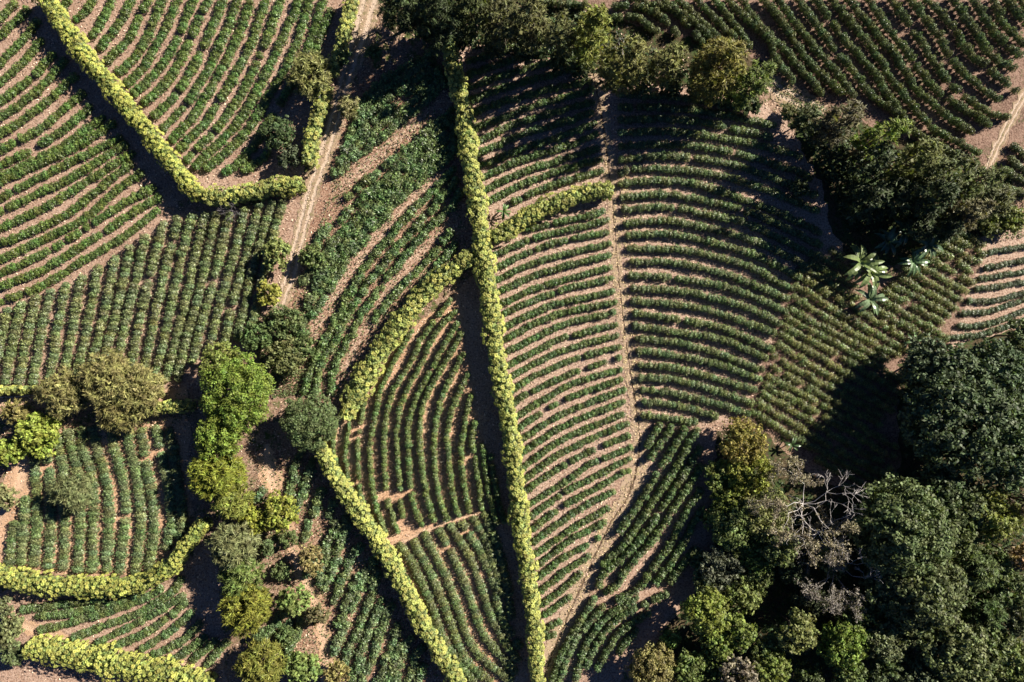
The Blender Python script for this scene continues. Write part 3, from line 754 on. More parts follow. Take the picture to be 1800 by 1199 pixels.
# olive crop rows around the banana plants: straight lines clipped to the plot
def inside(p, poly):
    x, y = p; c = False; j = len(poly) - 1
    for i in range(len(poly)):
        xi, yi = poly[i]; xj, yj = poly[j]
        if (yi > y) != (yj > y) and x < (xj - xi) * (y - yi) / (yj - yi) + xi: c = not c
        j = i
    return c
CPOLY = [(1394, 482), (1438, 440), (1475, 432), (1510, 500), (1520, 545), (1565, 500), (1600, 440), (1690, 405), (1742, 410), (1735, 450), (1712, 500), (1695, 545), (1672, 598), (1600, 625), (1590, 690), (1580, 900), (1500, 870), (1415, 790), (1316, 728), (1336, 690), (1353, 640), (1368, 590), (1390, 530)]
dv = np.array([0.872, 0.49]); nv = np.array([-0.49, 0.872])
CR = []
for k in range(-19, 24):
    base = np.array([1403.0, 527.0]) + nv * 17.6 * k
    run = []
    for s in np.arange(-260, 420, 4):
        p = base + dv * s + nv * 2.0 * math.sin(s / 60.0 + k)
        if inside(p, CPOLY): run.append(tuple(p))
        elif run:
            if len(run) > 5: CR.append(run)
            run = []
    if len(run) > 5: CR.append(run)
CR.sort(key=lambda r: np.dot(np.array(r[len(r) // 2]), nv))
for i, r in enumerate(CR):
    coffee_row(r[::max(1, len(r) // 6)], "olive feathery crop hedge around the banana plants, %s counted down the slope" % ordinal(i + 1), "olive crop hedges near the banana plants", width=1.7, height=1.52, step=1.2, lib=BUSH_FINE, jit=0.16, size_var=0.18, gap=0.03,
               colour=(0.088, 0.115, 0.036), cat="crop hedge", name="crop_hedge", part="crop_bush")

# ------------------------------------------------------------------ rosette hedges
def rosette_quads(seed, n_out=11, n_in=6, r=0.5):
    rng = np.random.default_rng(seed)
    out = []
    for ring, (n, el0, el1, ln, wd) in enumerate([(n_out, 0.35, -0.45, r, 0.21), (n_in, 0.9, 0.25, r * 0.62, 0.17)]):
        for k in range(n):
            a = 2 * math.pi * (k + rng.uniform(-0.25, 0.25)) / n + ring * 0.3
            l = ln * rng.uniform(0.85, 1.15)
            c, s = math.cos(a), math.sin(a)
            e0 = el0 + rng.uniform(-0.15, 0.15); e1 = el1 + rng.uniform(-0.2, 0.2)
            p0 = np.array([c * 0.05, s * 0.05, 0.0])
            p1 = p0 + np.array([c * math.cos(e0), s * math.cos(e0), math.sin(e0)]) * l * 0.55
            p2 = p1 + np.array([c * math.cos(e1), s * math.cos(e1), math.sin(e1)]) * l * 0.5
            b = np.array([-s, c, 0]) * wd * 0.5
            out.append([p0 - b * 0.25, p0 + b * 0.25, p1 + b, p1 - b])
            out.append([p1 - b, p1 + b, p2 + b * 0.3, p2 - b * 0.3])
    return np.array(out)
ROS_Q = [rosette_quads(40 + i) for i in range(6)]
ROS = [quads_mesh("rosette", q, M_ROSETTE) for q in ROS_Q]

def rosette_hedge(pts, widths, height, label, size=1.15, colour=(0.36, 0.37, 0.09), density=1.0, seed=1, group="rosette-leaved windbreak hedges"):
    height *= 1.1; size *= 0.9
    rng = np.random.default_rng(seed)
    rr = random.Random(seed)
    line = np.array([W(p[0], p[1], height * 0.85) for p in smooth_line(pts, 14)])
    seg = np.linalg.norm(np.diff(line, axis=0), axis=1)
    cum = np.concatenate([[0], np.cumsum(seg)]); Ln = cum[-1]
    mid = np.array([np.interp(Ln / 2, cum, line[:, 0]), np.interp(Ln / 2, cum, line[:, 1])])
    root = empty("windbreak_hedge", (mid[0], mid[1], 0))
    tag(root, label, "windbreak hedge", group)
    ws = np.array(widths) * MPP * 0.80
    def at(s):
        x = np.interp(s, cum, line[:, 0]); y = np.interp(s, cum, line[:, 1])
        a = min(Ln, s + 0.6); b = max(0, s - 0.6)
        t = np.array([np.interp(a, cum, line[:, 0]) - np.interp(b, cum, line[:, 0]), np.interp(a, cum, line[:, 1]) - np.interp(b, cum, line[:, 1])])
        t = t / max(1e-6, np.linalg.norm(t))
        w = np.interp(s / Ln, np.linspace(0, 1, len(ws)), ws)
        return np.array([x, y]) - mid, np.array([-t[1], t[0]]), w
    ph = rng.uniform(0, 9, 4)
    def prof(s, u):
        """bumpy round-shouldered outline: offset across and height"""
        wob = 1 + 0.15 * math.sin(s * 0.43 + ph[3] + (1 if u > 0 else 0)) + 0.17 * math.sin(s * 0.9 + ph[0] + (2 if u > 0 else 0)) + 0.1 * math.sin(s * 2.3 + ph[1] * (1 if u > 0 else 2))
        top = height * (1 + 0.06 * math.sin(s * 0.7 + ph[2]) + 0.05 * math.sin(s * 1.9 + ph[3]))
        return wob, top
    # rosettes: kept apart from each other by a minimum distance
    cell = {}
    got = []
    md = 0.80 * size
    tries = int(Ln * 26 * density * (np.mean(ws) / 4.5) + 60)
    for _ in range(tries):
        s = rng.uniform(0, Ln); u = rng.uniform(-1.4, 1.4)
        c, nn, w = at(s)
        wob, top = prof(s, u)
        endk = min(1.0, (min(s, Ln - s) + 0.5) / 2.0)
        if abs(u) <= 1:
            off = (u * w * 0.5 * wob + rng.normal(0, 0.14)) * (0.6 + 0.4 * endk); z = top * (1 - 0.22 * abs(u) ** 2.5) * (0.8 + 0.2 * endk) + rng.normal(0, 0.18)
            tilt = u * 0.75
        else:
            k = (abs(u) - 1) / 0.35
            off = math.copysign(w * 0.5 * wob * (1.02 - 0.08 * k), u); z = top * (0.78 - 0.55 * k) + rng.normal(0, 0.15)
            tilt = math.copysign(1.05, u)
        p = np.array([c[0] + nn[0] * off, c[1] + nn[1] * off, z])
        key = tuple(np.floor(p / md).astype(int))
        ok = True
        for dx in (-1, 0, 1):
            for dy in (-1, 0, 1):
                for dz in (-1, 0, 1):
                    for qq in cell.get((key[0] + dx, key[1] + dy, key[2] + dz), ()):
                        if np.sum((qq - p) ** 2) < md * md: ok = False
        if not ok: continue
        cell.setdefault(key, []).append(p)
        got.append((abs(u), p, nn, tilt))
    got.sort(key=lambda g: (g[0] > 1, rr.random()))
    extra = []
    for i, (au, p, nn, tilt) in enumerate(got):
        sc = size * rr.uniform(0.78, 1.18)
        ax = Vector((nn[0] * math.sin(tilt) + rr.gauss(0, 0.2), nn[1] * math.sin(tilt) + rr.gauss(0, 0.2), math.cos(tilt)))
        q = ax.to_track_quat('Z', 'Y')
        spin = rr.uniform(0, 6.28)
        k = rr.randrange(len(ROS))
        if i < 290:
            o = bpy.data.objects.new("rosette", ROS[k])
            COL.objects.link(o); o.parent = root
            o.location = p
            o.rotation_mode = 'QUATERNION'
            o.rotation_quaternion = q @ Matrix.Rotation(spin, 3, 'Z').to_quaternion()
            o.scale = (sc, sc, sc)
            b = rr.uniform(0.62, 1.18) * (1 + 0.12 * math.sin(p[0] * 0.35 + p[1] * 0.3 + ph[0])); g = rr.uniform(-0.1, 0.08)
            o.color = (colour[0] * b * (1 + g), colour[1] * b, colour[2] * b, 1)
        else:
            m = np.array((q.to_matrix() @ Matrix.Rotation(spin, 3, 'Z')))
            extra.append((ROS_Q[k] * sc) @ m.T + p)
    if extra:
        o = link("rosette", quads_mesh("rosette_mass", np.concatenate(extra), M_ROSETTE), root)
        o.color = (*colour, 1); tag(o, kind='stuff')
    # leafy inside and the stems
    n = int(Ln * 95 * density)
    S = rng.uniform(0.2, Ln - 0.2, n); U = rng.uniform(-1, 1, n)
    pos = np.empty((n, 3)); nr = np.empty((n, 3))
    for i in range(n):
        c, nn, w = at(S[i])
        zt = height * (1 - 0.25 * abs(U[i]) ** 2.5) - 0.3
        z = zt * (1 - rng.random() ** 1.6 * 0.9)
        side = 0.92 if z > zt * 0.7 else 0.85
        pos[i] = (c[0] + nn[0] * U[i] * w * 0.5 * side, c[1] + nn[1] * U[i] * w * 0.5 * side, max(0.1, z))
        nr[i] = (nn[0] * U[i], nn[1] * U[i], 0.7)
    nr += rng.normal(0, 0.5, (n, 3))
    q = leaf_cards(pos, nr, 0.75, 0.4, rng, fold=0.1)
    core = []
    for s in np.arange(0.8, Ln - 0.5, 1.1):
        c, nn, w = at(s)
        core.append(blob_tris((c[0], c[1], height * 0.5), (max(0.7, w * 0.34), max(0.7, w * 0.34), height * 0.38), rng))
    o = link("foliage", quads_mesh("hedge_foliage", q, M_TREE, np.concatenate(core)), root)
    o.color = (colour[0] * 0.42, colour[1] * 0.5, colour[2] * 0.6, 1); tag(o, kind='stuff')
    st = []
    for s in np.arange(0.5, Ln - 0.2, 1.1):
        for u in (-0.4, 0.4):
            c, nn, w = at(s + rr.uniform(-0.3, 0.3))
            b = np.array([c[0] + nn[0] * u * w * 0.5, c[1] + nn[1] * u * w * 0.5, -0.05])
            t = b + np.array([rr.uniform(-0.4, 0.4), rr.uniform(-0.4, 0.4), height * 0.8])
            st.append(tube_quads([b, (b + t) / 2 + np.array([rr.uniform(-0.15, 0.15), rr.uniform(-0.15, 0.15), 0]), t], [0.09, 0.06, 0.03], 4))
    tag(link("stem", quads_mesh("hedge_stem", np.concatenate(st), M_BARK), root), kind='stuff')

YG = (0.42, 0.43, 0.12)
rosette_hedge([(66, -20), (110, 50), (160, 115), (215, 182), (262, 240), (300, 290), (330, 328), (352, 344)], [34, 36, 38, 36, 34, 34, 34, 30], 5.2, "long diagonal yellow-green hedge running from the top edge down to an elbow", size=0.95, colour=(0.41, 0.42, 0.10), seed=21, density=1.35)
rosette_hedge([(356, 346), (400, 341), (440, 335), (480, 327), (532, 321)], [34, 34, 34, 34, 30], 4.6, "short level hedge from the elbow to the sandy track", size=1.15, colour=YG, seed=22)
rosette_hedge([(618, -15), (605, 45), (590, 95), (578, 130)], [26, 26, 24, 18], 4.5, "short steep hedge beside the sandy track above the pale feathery tree", size=1.0, colour=YG, seed=23)
rosette_hedge([(572, 150), (561, 185), (549, 225), (542, 262), (538, 290)], [18, 22, 28, 32, 30], 4.5, "stubby hedge beside the sandy track below the pale feathery tree", size=1.05, colour=YG, seed=24)
rosette_hedge([(784, 55), (795, 110), (812, 180), (825, 280), (840, 370), (850, 450), (862, 540), (875, 640), (890, 720), (905, 830), (915, 930), (930, 1020), (940, 1110), (946, 1215)], [30, 34, 36, 38, 38, 40, 38, 36, 36, 36, 36, 34, 32, 28], 5.4, "longest hedge, running down the middle of the fields from tall trees to bottom edge", size=1.15, colour=YG, seed=25)
rosette_hedge([(866, 418), (900, 396), (950, 366), (1000, 346), (1040, 334), (1076, 334)], [30, 38, 38, 34, 36, 34], 4.6, "short cross hedge joining the longest hedge to the grassy track", size=1.25, colour=YG, seed=26)
rosette_hedge([(832, 448), (790, 475), (740, 520), (700, 570), (665, 620), (640, 662), (604, 735)], [34, 36, 40, 42, 44, 50, 36], 4.6, "leaning hedge branching off the longest hedge down to the dark round tree", size=1.2, colour=YG, seed=27)
rosette_hedge([(553, 778), (590, 845), (640, 920), (690, 1000), (730, 1080), (780, 1165), (812, 1215)], [26, 32, 34, 34, 32, 32, 32], 4.8, "lower diagonal hedge running from the dark round tree to the bottom edge", size=1.05, colour=YG, seed=28, density=1.2)
rosette_hedge([(-25, 1012), (60, 1030), (150, 1036), (240, 1030), (290, 1002), (322, 962), (358, 918)], [40, 40, 38, 38, 36, 32, 24], 5.0, "curved hedge under the small block of wide coffee rows", size=1.05, colour=(0.43, 0.44, 0.11), seed=29, density=1.2)
rosette_hedge([(40, 1142), (100, 1152), (200, 1174), (300, 1195), (370, 1214)], [36, 52, 54, 50, 44], 5.0, "broad hedge crossing the bottom corner below the pale path", size=1.1, colour=(0.43, 0.44, 0.11), seed=30, density=1.2)
rosette_hedge([(-20, 690), (30, 686), (66, 683)], [16, 16, 12], 3.4, "thin hedge stub at the picture's edge beside the pale feathery trees", size=0.95, colour=YG, seed=31)
rosette_hedge([(252, 718), (295, 716), (336, 714)], [22, 26, 22], 3.8, "little hedge piece between the pale feathery trees and bright big tree", size=0.95, colour=YG, seed=32)

# ------------------------------------------------------------------ trees
def crown_quads(kind, Rr, h, rng, card=0.62, dens=1.0, rz=None, open_=0.0):
    """leaf clumps gathered on lobes over a dome; returns leaf quads, core triangles and lobe centres"""
    Rz = rz if rz else min(Rr * 0.8, h * 0.45)
    zc = h - Rz
    nl = int(7 + Rr * 2.6)
    if kind == 'feathery' and not rz:
        Rz = max(min(Rr * 0.8, h * 0.45), h * 0.47); zc = h - Rz; nl = int(nl * 1.3)
    dirs = sphere_dirs(nl * 3, rng, -0.8 if kind == 'feathery' else -0.45)
    keep = []
    for d in dirs:                                  # lobes kept apart
        if all(np.dot(d, k) < 0.93 for k in keep): keep.append(d)
        if len(keep) >= nl: break
    quads, core, lobes = [], [], []
    for d in keep:
        lr = Rr * rng.uniform(0.24, 0.40)
        lc = d * np.array([Rr - lr, Rr - lr, max(0.3, Rz - lr * 0.8)]) * rng.uniform(0.82, 1.08) + np.array([0, 0, zc])
        if kind == 'feathery' and h > 12:
            tz = np.clip((lc[2] - (zc - Rz)) / (2 * Rz), 0, 1)
            lc[:2] *= 1.12 - 0.62 * tz; lr *= 1.05 - 0.4 * tz
        lobes.append(lc)
        nc = 14
        ip = lc + sphere_dirs(nc, rng) * lr * 0.55 * rng.uniform(0.3, 1, (nc, 1))
        quads.append(leaf_cards(ip, rng.normal(0, 1, (nc, 3)), min(1.3, lr * 0.9), min(0.9, lr * 0.6), rng, fold=0.1))
        ns = max(5, int(9 * (lr / 1.6) ** 1.35 * dens))
        sd = sphere_dirs(ns, rng, -0.45)
        sr = np.clip(lr * 0.42, 0.45, 1.25)
        for e in sd:
            if rng.random() < open_: continue
            scn = lc + e * lr * rng.uniform(0.72, 1.02) * np.array([1, 1, 0.85])
            out = unit((scn - np.array([0, 0, zc - Rz * 0.3]))[None])[0]
            m = int(rng.integers(16, 26) * (sr / 0.9) ** 1.2 * (0.62 / card) ** 1.1)
            if kind == 'feathery':
                dd = unit(rng.normal(0, 0.75, (m, 3)) + out * 1.1 + np.array([0, 0, 0.25]))
                pos = scn + dd * rng.uniform(0.1, 1.0, (m, 1)) * sr * 1.2
                nr = rng.normal(0, 0.6, (m, 3)) + np.array([0, 0, 1.0]) + out * 0.3
                quads.append(leaf_cards(pos, nr, card * 1.9, card * 0.32, rng, along=dd))
            else:
                dd = sphere_dirs(m, rng, -0.5)
                dd = unit(dd + out * 0.5)
                pos = scn + dd * sr * rng.uniform(0.55, 1.05, (m, 1))
                nr = dd + rng.normal(0, 0.5, (m, 3)) + np.array([0, 0, 0.35])
                quads.append(leaf_cards(pos, nr, card, card * 0.62, rng, fold=0.12))
    nc = int(20 + Rr * Rr * 2.2)
    ip = sphere_dirs(nc, rng) * np.array([Rr, Rr, Rz]) * 0.6 * rng.uniform(0.2, 1, (nc, 1)) ** 0.5 + np.array([0, 0, zc])
    quads.append(leaf_cards(ip, rng.normal(0, 1, (nc, 3)), 1.2, 0.8, rng, fold=0.1))
    return np.concatenate(quads), None, lobes, zc

TREE_TRIS = [0]
def tree(px, py, rpx, h, kind, colour, label, name="broadleaf_tree", cat="tree", seed=None, card=0.62, dens=1.0, squash=1.0, core=True, open_=0.0, bark=None, group=None, zf=0.7, rz=None):
    seed = seed or int(px * 13 + py * 7)
    rng = np.random.default_rng(seed)
    x, y = W(px, py, h * zf)
    Rr = rpx * MPP * (HCAM - h * zf) / HCAM
    root = empty(name, (x, y, 0))
    tag(root, label, cat, group)
    q, c, lobes, zc = crown_quads(kind, Rr, h, rng, card, dens, rz, open_)
    if squash != 1.0:
        q[:, :, 1] *= squash
    o = link("crown", quads_mesh("crown", q, M_TREE), root)
    o.color = (colour[0] * 1.5, colour[1] * 1.38, colour[2] * 1.25, 1)
    TREE_TRIS[0] += len(q) * 2
    tr = max(0.07, h * 0.02)
    parts = [tube_quads([(0, 0, -0.1), (rng.normal(0, .1), rng.normal(0, .1), zc * 0.5), (rng.normal(0, .2), rng.normal(0, .2), zc)], [tr, tr * 0.75, tr * 0.5], 7)]
    for lc in lobes[:9]:
        lc = np.array(lc) * np.array([1, squash, 1])
        s0 = np.array([0, 0, zc * 0.55])
        mid = s0 * 0.5 + lc * 0.5 + np.array([0, 0, -0.08 * h])
        parts.append(tube_quads([s0, mid, lc], [tr * 0.45, tr * 0.3, tr * 0.12], 5))
    link("trunk", quads_mesh("trunk", np.concatenate(parts), bark or M_BARK), root)
    return root

def bare_branches(rng, h, spread, levels=4, r0=0.16, first=6, up=0.55):
    """pale forking branches as tapered tubes"""
    out = []
    def grow(p, d, ln, r, lev):
        mid = p + d * ln * 0.5 + rng.normal(0, 0.07 * ln, 3)
        e = p + d * ln + rng.normal(0, 0.09 * ln, 3)
        out.append(tube_quads([p, mid, e], [r, r * 0.8, r * 0.6], 5 if lev < 2 else 4))
        if lev >= levels: return
        for _ in range(int(rng.integers(2, 4))):
            nd = unit((d + rng.normal(0, 0.62, 3) + np.array([0, 0, 0.06]))[None])[0]
            grow(e, nd, ln * rng.uniform(0.6, 0.82), max(0.025, r * 0.58), lev + 1)
    trunk_top = np.array([0, 0, h * 0.55])
    out.append(tube_quads([(0, 0, -0.1), (0.05 * h, 0, h * 0.3), trunk_top], [r0 * 1.5, r0 * 1.25, r0], 7))
    for k in range(first):
        a = 2 * math.pi * k / first + rng.uniform(-0.4, 0.4)
        d = unit(np.array([[math.cos(a), math.sin(a), up + rng.uniform(-0.2, 0.3)]]))[0]
        grow(trunk_top, d, spread * 0.42, r0 * 0.75, 1)
    return np.concatenate(out)

def bare_tree(px, py, spread_px, h, label, mat, levels=4, r0=0.14, leaves=None, leafcol=(0.2, 0.14, 0.08), nleaf=0, first=6, up=0.5, name="bare_tree"):
    rng = np.random.default_rng(int(px * 3 + py))
    x, y = W(px, py, h * 0.8)
    root = empty(name, (x, y, 0))
    tag(root, label, "bare tree")
    q = bare_branches(rng, h, spread_px * MPP, levels, r0, first, up)
    link("branches", quads_mesh("branches", q, mat), root)
    if nleaf:
        tips = q[rng.integers(len(q) // 3, len(q), nleaf)].mean(axis=1) + rng.normal(0, 0.3, (nleaf, 3))
        lq = leaf_cards(tips, rng.normal(0, 0.7, (nleaf, 3)) + np.array([0, 0, 0.6]), 0.46, 0.24, rng)
        o = link("crown", quads_mesh("dry_crown", lq, M_TREE), root)
        o.color = (*leafcol, 1)
    return root

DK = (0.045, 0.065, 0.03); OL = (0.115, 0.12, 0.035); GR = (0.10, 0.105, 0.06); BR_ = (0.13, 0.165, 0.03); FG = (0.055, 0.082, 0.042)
# --- tall trees along the top
tree(700, -5, 52, 21.1, 'feathery', DK, "dark tall tree beside the sandy track at the top edge", dens=0.9)
tree(765, 15, 57, 22.8, 'feathery', DK, "dark tall tree standing over the upper end of the longest hedge")
tree(830, 5, 48, 21.1, 'feathery', (0.06, 0.075, 0.03), "dark tree at the top edge, next from the hedge end towards the sun")
tree(885, 25, 46, 22.8, 'feathery', (0.08, 0.09, 0.04), "grey-green tall tree third along the top edge from the longest hedge")
tree(935, 25, 41, 24.4, 'feathery', (0.105, 0.115, 0.05), "dull green tall tree between grey-green trees at the top")
tree(985, 50, 39, 22.8, 'feathery', (0.10, 0.115, 0.05), "slim olive tree just beside the bright-tipped tree")
tree(1045, 45, 46, 26, 'feathery', (0.125, 0.15, 0.035), "bright-tipped tall tree at the top above the grassy track", dens=1.1)
tree(1105, 95, 52, 26, 'feathery', (0.11, 0.12, 0.04), "broad olive tree with a bare grey top, over the track's head", dens=1.1)
bare_tree(1098, 70, 20, 16.6, "small grey leafless top poking out of the broad olive tree", M_PALE, levels=3, r0=0.08, first=6, up=0.35)
tree(1075, 130, 26, 8, 'feathery', GR, "low grey bush-like tree at the head of the grassy track", dens=0.9)
tree(1183, 100, 41, 22.8, 'feathery', (0.105, 0.118, 0.045), "rounded grey-green tree between the broad olive tree and golden tree")
tree(1275, 105, 60, 26, 'feathery', (0.125, 0.125, 0.035), "golden-topped large tree beside the short dirt road", dens=1.15)
tree(1335, 135, 41, 22.8, 'feathery', (0.09, 0.125, 0.035), "green bushy tree between the golden tree and the short dirt road")
# --- chain of trees beyond the ditch
tree(1490, 205, 42, 20.3, 'feathery', (0.095, 0.095, 0.055), "grey-brown domed tree at the end of the short dirt road")
tree(1560, 235, 38, 25.4, 'feathery', (0.11, 0.155, 0.03), "vivid green feathery tree in the dark chain of trees")
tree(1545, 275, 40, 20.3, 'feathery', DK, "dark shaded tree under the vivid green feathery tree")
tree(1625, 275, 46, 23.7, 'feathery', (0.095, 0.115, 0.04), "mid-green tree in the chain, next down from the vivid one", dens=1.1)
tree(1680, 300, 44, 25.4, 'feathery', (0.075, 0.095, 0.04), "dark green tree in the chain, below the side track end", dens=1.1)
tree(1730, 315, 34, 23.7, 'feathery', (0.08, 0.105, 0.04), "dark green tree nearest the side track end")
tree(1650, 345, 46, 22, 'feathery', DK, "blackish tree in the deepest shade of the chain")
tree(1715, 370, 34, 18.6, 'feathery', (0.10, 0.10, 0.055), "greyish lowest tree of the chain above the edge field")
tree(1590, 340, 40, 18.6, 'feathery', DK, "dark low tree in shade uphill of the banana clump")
tree(1535, 350, 42, 16.9, 'feathery', DK, "added blackish tree nearest the lone banana, deepening the shade")  # tree added to darken the bare soil below the chain
tree(1620, 395, 34, 13, 'feathery', DK, "added black low tree just above the shaded banana clump")  # also added to keep that soil dark
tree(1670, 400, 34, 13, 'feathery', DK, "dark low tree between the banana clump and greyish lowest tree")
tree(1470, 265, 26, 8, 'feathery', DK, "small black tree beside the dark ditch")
tree(1755, 352, 30, 9, 'feathery', (0.09, 0.105, 0.05), "greyish green tree ending the chain above the pale low shrub")
tree(1745, 398, 22, 4, 'broad', (0.10, 0.125, 0.05), "olive shrub between the chain of trees and the small edge field", name="shrub", cat="shrub")
tree(1385, 196, 16, 3.5, 'broad', (0.11, 0.13, 0.06), "light weedy bush on the lower side of the short dirt road", name="shrub", cat="shrub")
tree(752, 52, 24, 5, 'broad', (0.05, 0.07, 0.032), "added low dark shrub at the upper tip of the longest hedge", name="shrub", cat="shrub", group="added shrubs blocking light under the tall trees")  # dark shrubs added from here on to stop light passing under the trunks
tree(812, 62, 24, 5, 'broad', (0.05, 0.07, 0.032), "added low dark shrub in shade just beyond the hedge tip", name="shrub", cat="shrub", group="added shrubs blocking light under the tall trees")
tree(868, 78, 24, 5, 'broad', (0.05, 0.07, 0.032), "added dark understorey shrub below the grey-green tall tree", name="shrub", cat="shrub", group="added shrubs blocking light under the tall trees")
tree(925, 88, 24, 5, 'broad', (0.05, 0.07, 0.032), "added dark understorey shrub below the dull green tall tree", name="shrub", cat="shrub", group="added shrubs blocking light under the tall trees")
tree(980, 104, 24, 5, 'broad', (0.05, 0.07, 0.032), "added dark understorey shrub below the slim olive tree", name="shrub", cat="shrub", group="added shrubs blocking light under the tall trees")
tree(1022, 118, 24, 5, 'broad', (0.05, 0.07, 0.032), "added dark understorey shrub beside the track's shaded head", name="shrub", cat="shrub", group="added shrubs blocking light under the tall trees")
tree(1128, 146, 24, 5, 'broad', (0.05, 0.07, 0.032), "added shaded shrub under the broad olive tree", name="shrub", cat="shrub", group="added shrubs blocking light under the tall trees")
tree(1178, 152, 24, 5, 'broad', (0.05, 0.07, 0.032), "added shaded shrub under the rounded grey-green tree", name="shrub", cat="shrub", group="added shrubs blocking light under the tall trees")
tree(1228, 158, 24, 5, 'broad', (0.05, 0.07, 0.032), "added shaded shrub between grey-green and golden-topped trees", name="shrub", cat="shrub", group="added shrubs blocking light under the tall trees")
tree(1272, 166, 24, 5, 'broad', (0.05, 0.07, 0.032), "added shaded shrub under the golden-topped tree", name="shrub", cat="shrub", group="added shrubs blocking light under the tall trees")
tree(1318, 180, 24, 5, 'broad', (0.05, 0.07, 0.032), "added shaded shrub under the green bushy tree by the dirt road", name="shrub", cat="shrub", group="added shrubs blocking light under the tall trees")
tree(1445, 240, 24, 5, 'broad', (0.05, 0.07, 0.032), "added dark shrub at the foot of the grey-brown domed tree", name="shrub", cat="shrub", group="added shrubs blocking light under the tall trees")
tree(1478, 300, 24, 5, 'broad', (0.05, 0.07, 0.032), "added dark shrub on the ditch side of the tree chain", name="shrub", cat="shrub", group="added shrubs blocking light under the tall trees")
tree(1785, 385, 28, 4.5, 'broad', (0.12, 0.15, 0.05), "pale low shrub at the picture's edge above the small edge field", name="shrub", cat="shrub")
# --- big forest
tree(1700, 735, 106, 20, 'broad', FG, "huge dark dome tree casting the big triangular shadow over the crop rows", card=0.85, dens=0.95)
tree(1640, 640, 52, 13, 'broad', (0.06, 0.085, 0.05), "grey-green tree on the forest's upper tip under the edge field", card=0.75)
tree(1755, 655, 60, 17, 'broad', (0.055, 0.085, 0.045), "dark tree between the huge dome and the edge field", card=0.8)
tree(1790, 590, 34, 11, 'broad', (0.075, 0.10, 0.05), "small grey-green tree at the edge beside the last edge row")
tree(1775, 810, 61, 18, 'broad', (0.06, 0.09, 0.045), "dark tree at the edge just below the huge dome", card=0.8)
tree(1745, 905, 50, 16, 'broad', (0.105, 0.13, 0.035), "olive-green round tree at the edge below the huge dark dome")
tree(1793, 880, 24, 17, 'broad', (0.13, 0.11, 0.075), "dry greyish tree at the edge beside the olive round tree", open_=0.2)
tree(1595, 935, 92, 20, 'broad', (0.075, 0.105, 0.045), "large lumpy green tree in the middle of the forest", card=0.72, dens=1.1)
tree(1625, 1040, 81, 18, 'broad', (0.078, 0.10, 0.045), "wide green tree touching the underside of the large lumpy one", card=0.72)
tree(1715, 1000, 55, 17, 'feathery', (0.065, 0.095, 0.035), "dark fine-leaved tree beside the orange-brown tree", dens=1.1)
tree(1785, 975, 28, 16, 'broad', (0.17, 0.13, 0.07), "orange-brown dry tree at the edge", open_=0.15)
tree(1735, 1075, 50, 16, 'feathery', (0.06, 0.095, 0.035), "dark drooping tree below the fine-leaved one")
tree(1790, 1085, 37, 15, 'broad', (0.07, 0.085, 0.045), "dull dark tree at the edge below the orange-brown one")
tree(1560, 1120, 50, 13, 'broad', (0.08, 0.10, 0.05), "shaded pale-flecked tree below the wide green tree")
tree(1480, 1130, 46, 14, 'broad', (0.095, 0.145, 0.03), "bright green tree with clear gaps near the bottom edge")
tree(1400, 1108, 40, 14, 'broad', (0.105, 0.125, 0.045), "rounded grey-olive tree beside the bright green gappy tree")
tree(1690, 1150, 66, 17, 'broad', (0.09, 0.115, 0.05), "wide grey-green tree at the bottom edge under the drooping tree", card=0.75)
tree(1775, 1170, 50, 16, 'broad', (0.09, 0.12, 0.04), "olive tree in the lower corner of the forest")
tree(1620, 1205, 50, 14, 'broad', (0.055, 0.075, 0.04), "dark tree on the bottom edge left of the wide grey-green one".replace(" left of", " beside"))
tree(1530, 1205, 40, 12, 'broad', (0.05, 0.072, 0.035), "blackish low tree on the bottom edge under the bright green one")
tree(1305, 775, 44, 9, 'broad', (0.15, 0.14, 0.04), "golden-brown tree on the forest tip below the curved coffee rows", card=0.5)
tree(1320, 830, 46, 6.8, 'broad', (0.13, 0.155, 0.03), "yellow-green tree next down from the golden-brown one")
tree(1285, 880, 34, 5.6, 'broad', (0.10, 0.13, 0.03), "small yellow-green tree facing the coffee rows below the fork")
tree(1345, 905, 48, 8.1, 'broad', (0.12, 0.14, 0.055), "pale olive tree touching the brown dry tree")
tree(1290, 935, 44, 7.4, 'broad', (0.09, 0.125, 0.045), "fresh green round tree facing the coffee rows, above the grey one")
tree(1330, 975, 38, 7.4, 'broad', (0.085, 0.13, 0.035), "mid-green tree edging the black gap in the forest")
tree(1270, 1000, 42, 6.8, 'broad', (0.085, 0.10, 0.07), "grey-green tree with bare streaks facing the coffee rows")
tree(1310, 1040, 40, 7.4, 'broad', (0.105, 0.135, 0.045), "green tree below the black gap in the forest")
tree(1245, 1078, 46, 12, 'broad', (0.12, 0.155, 0.035), "bright yellow-green round tree nearest the arching coffee rows")
tree(1300, 1110, 34, 11, 'broad', (0.10, 0.14, 0.035), "lime green tree beside the bright round one")
tree(1180, 1122, 19, 5, 'broad', (0.085, 0.14, 0.04), "single small round bush in the shade by the arching coffee rows", name="shrub", cat="shrub")
tree(1150, 1178, 46, 9, 'broad', (0.15, 0.145, 0.06), "tan-olive tree on the bottom edge beside the arching coffee rows", card=0.5)
tree(1218, 1180, 38, 9, 'broad', (0.09, 0.13, 0.04), "green tree on the bottom edge next to the tan-olive one")
tree(1300, 1185, 36, 13, 'broad', (0.16, 0.15, 0.12), "greyish dry tree on the bottom edge of the forest", open_=0.3)
tree(1355, 1180, 40, 12, 'broad', (0.10, 0.135, 0.035), "fresh green tree on the bottom edge beside the greyish dry one")
tree(1432, 1055, 34, 10, 'feathery', (0.05, 0.065, 0.035), "dark low tree in the forest gap below the bare white branches")
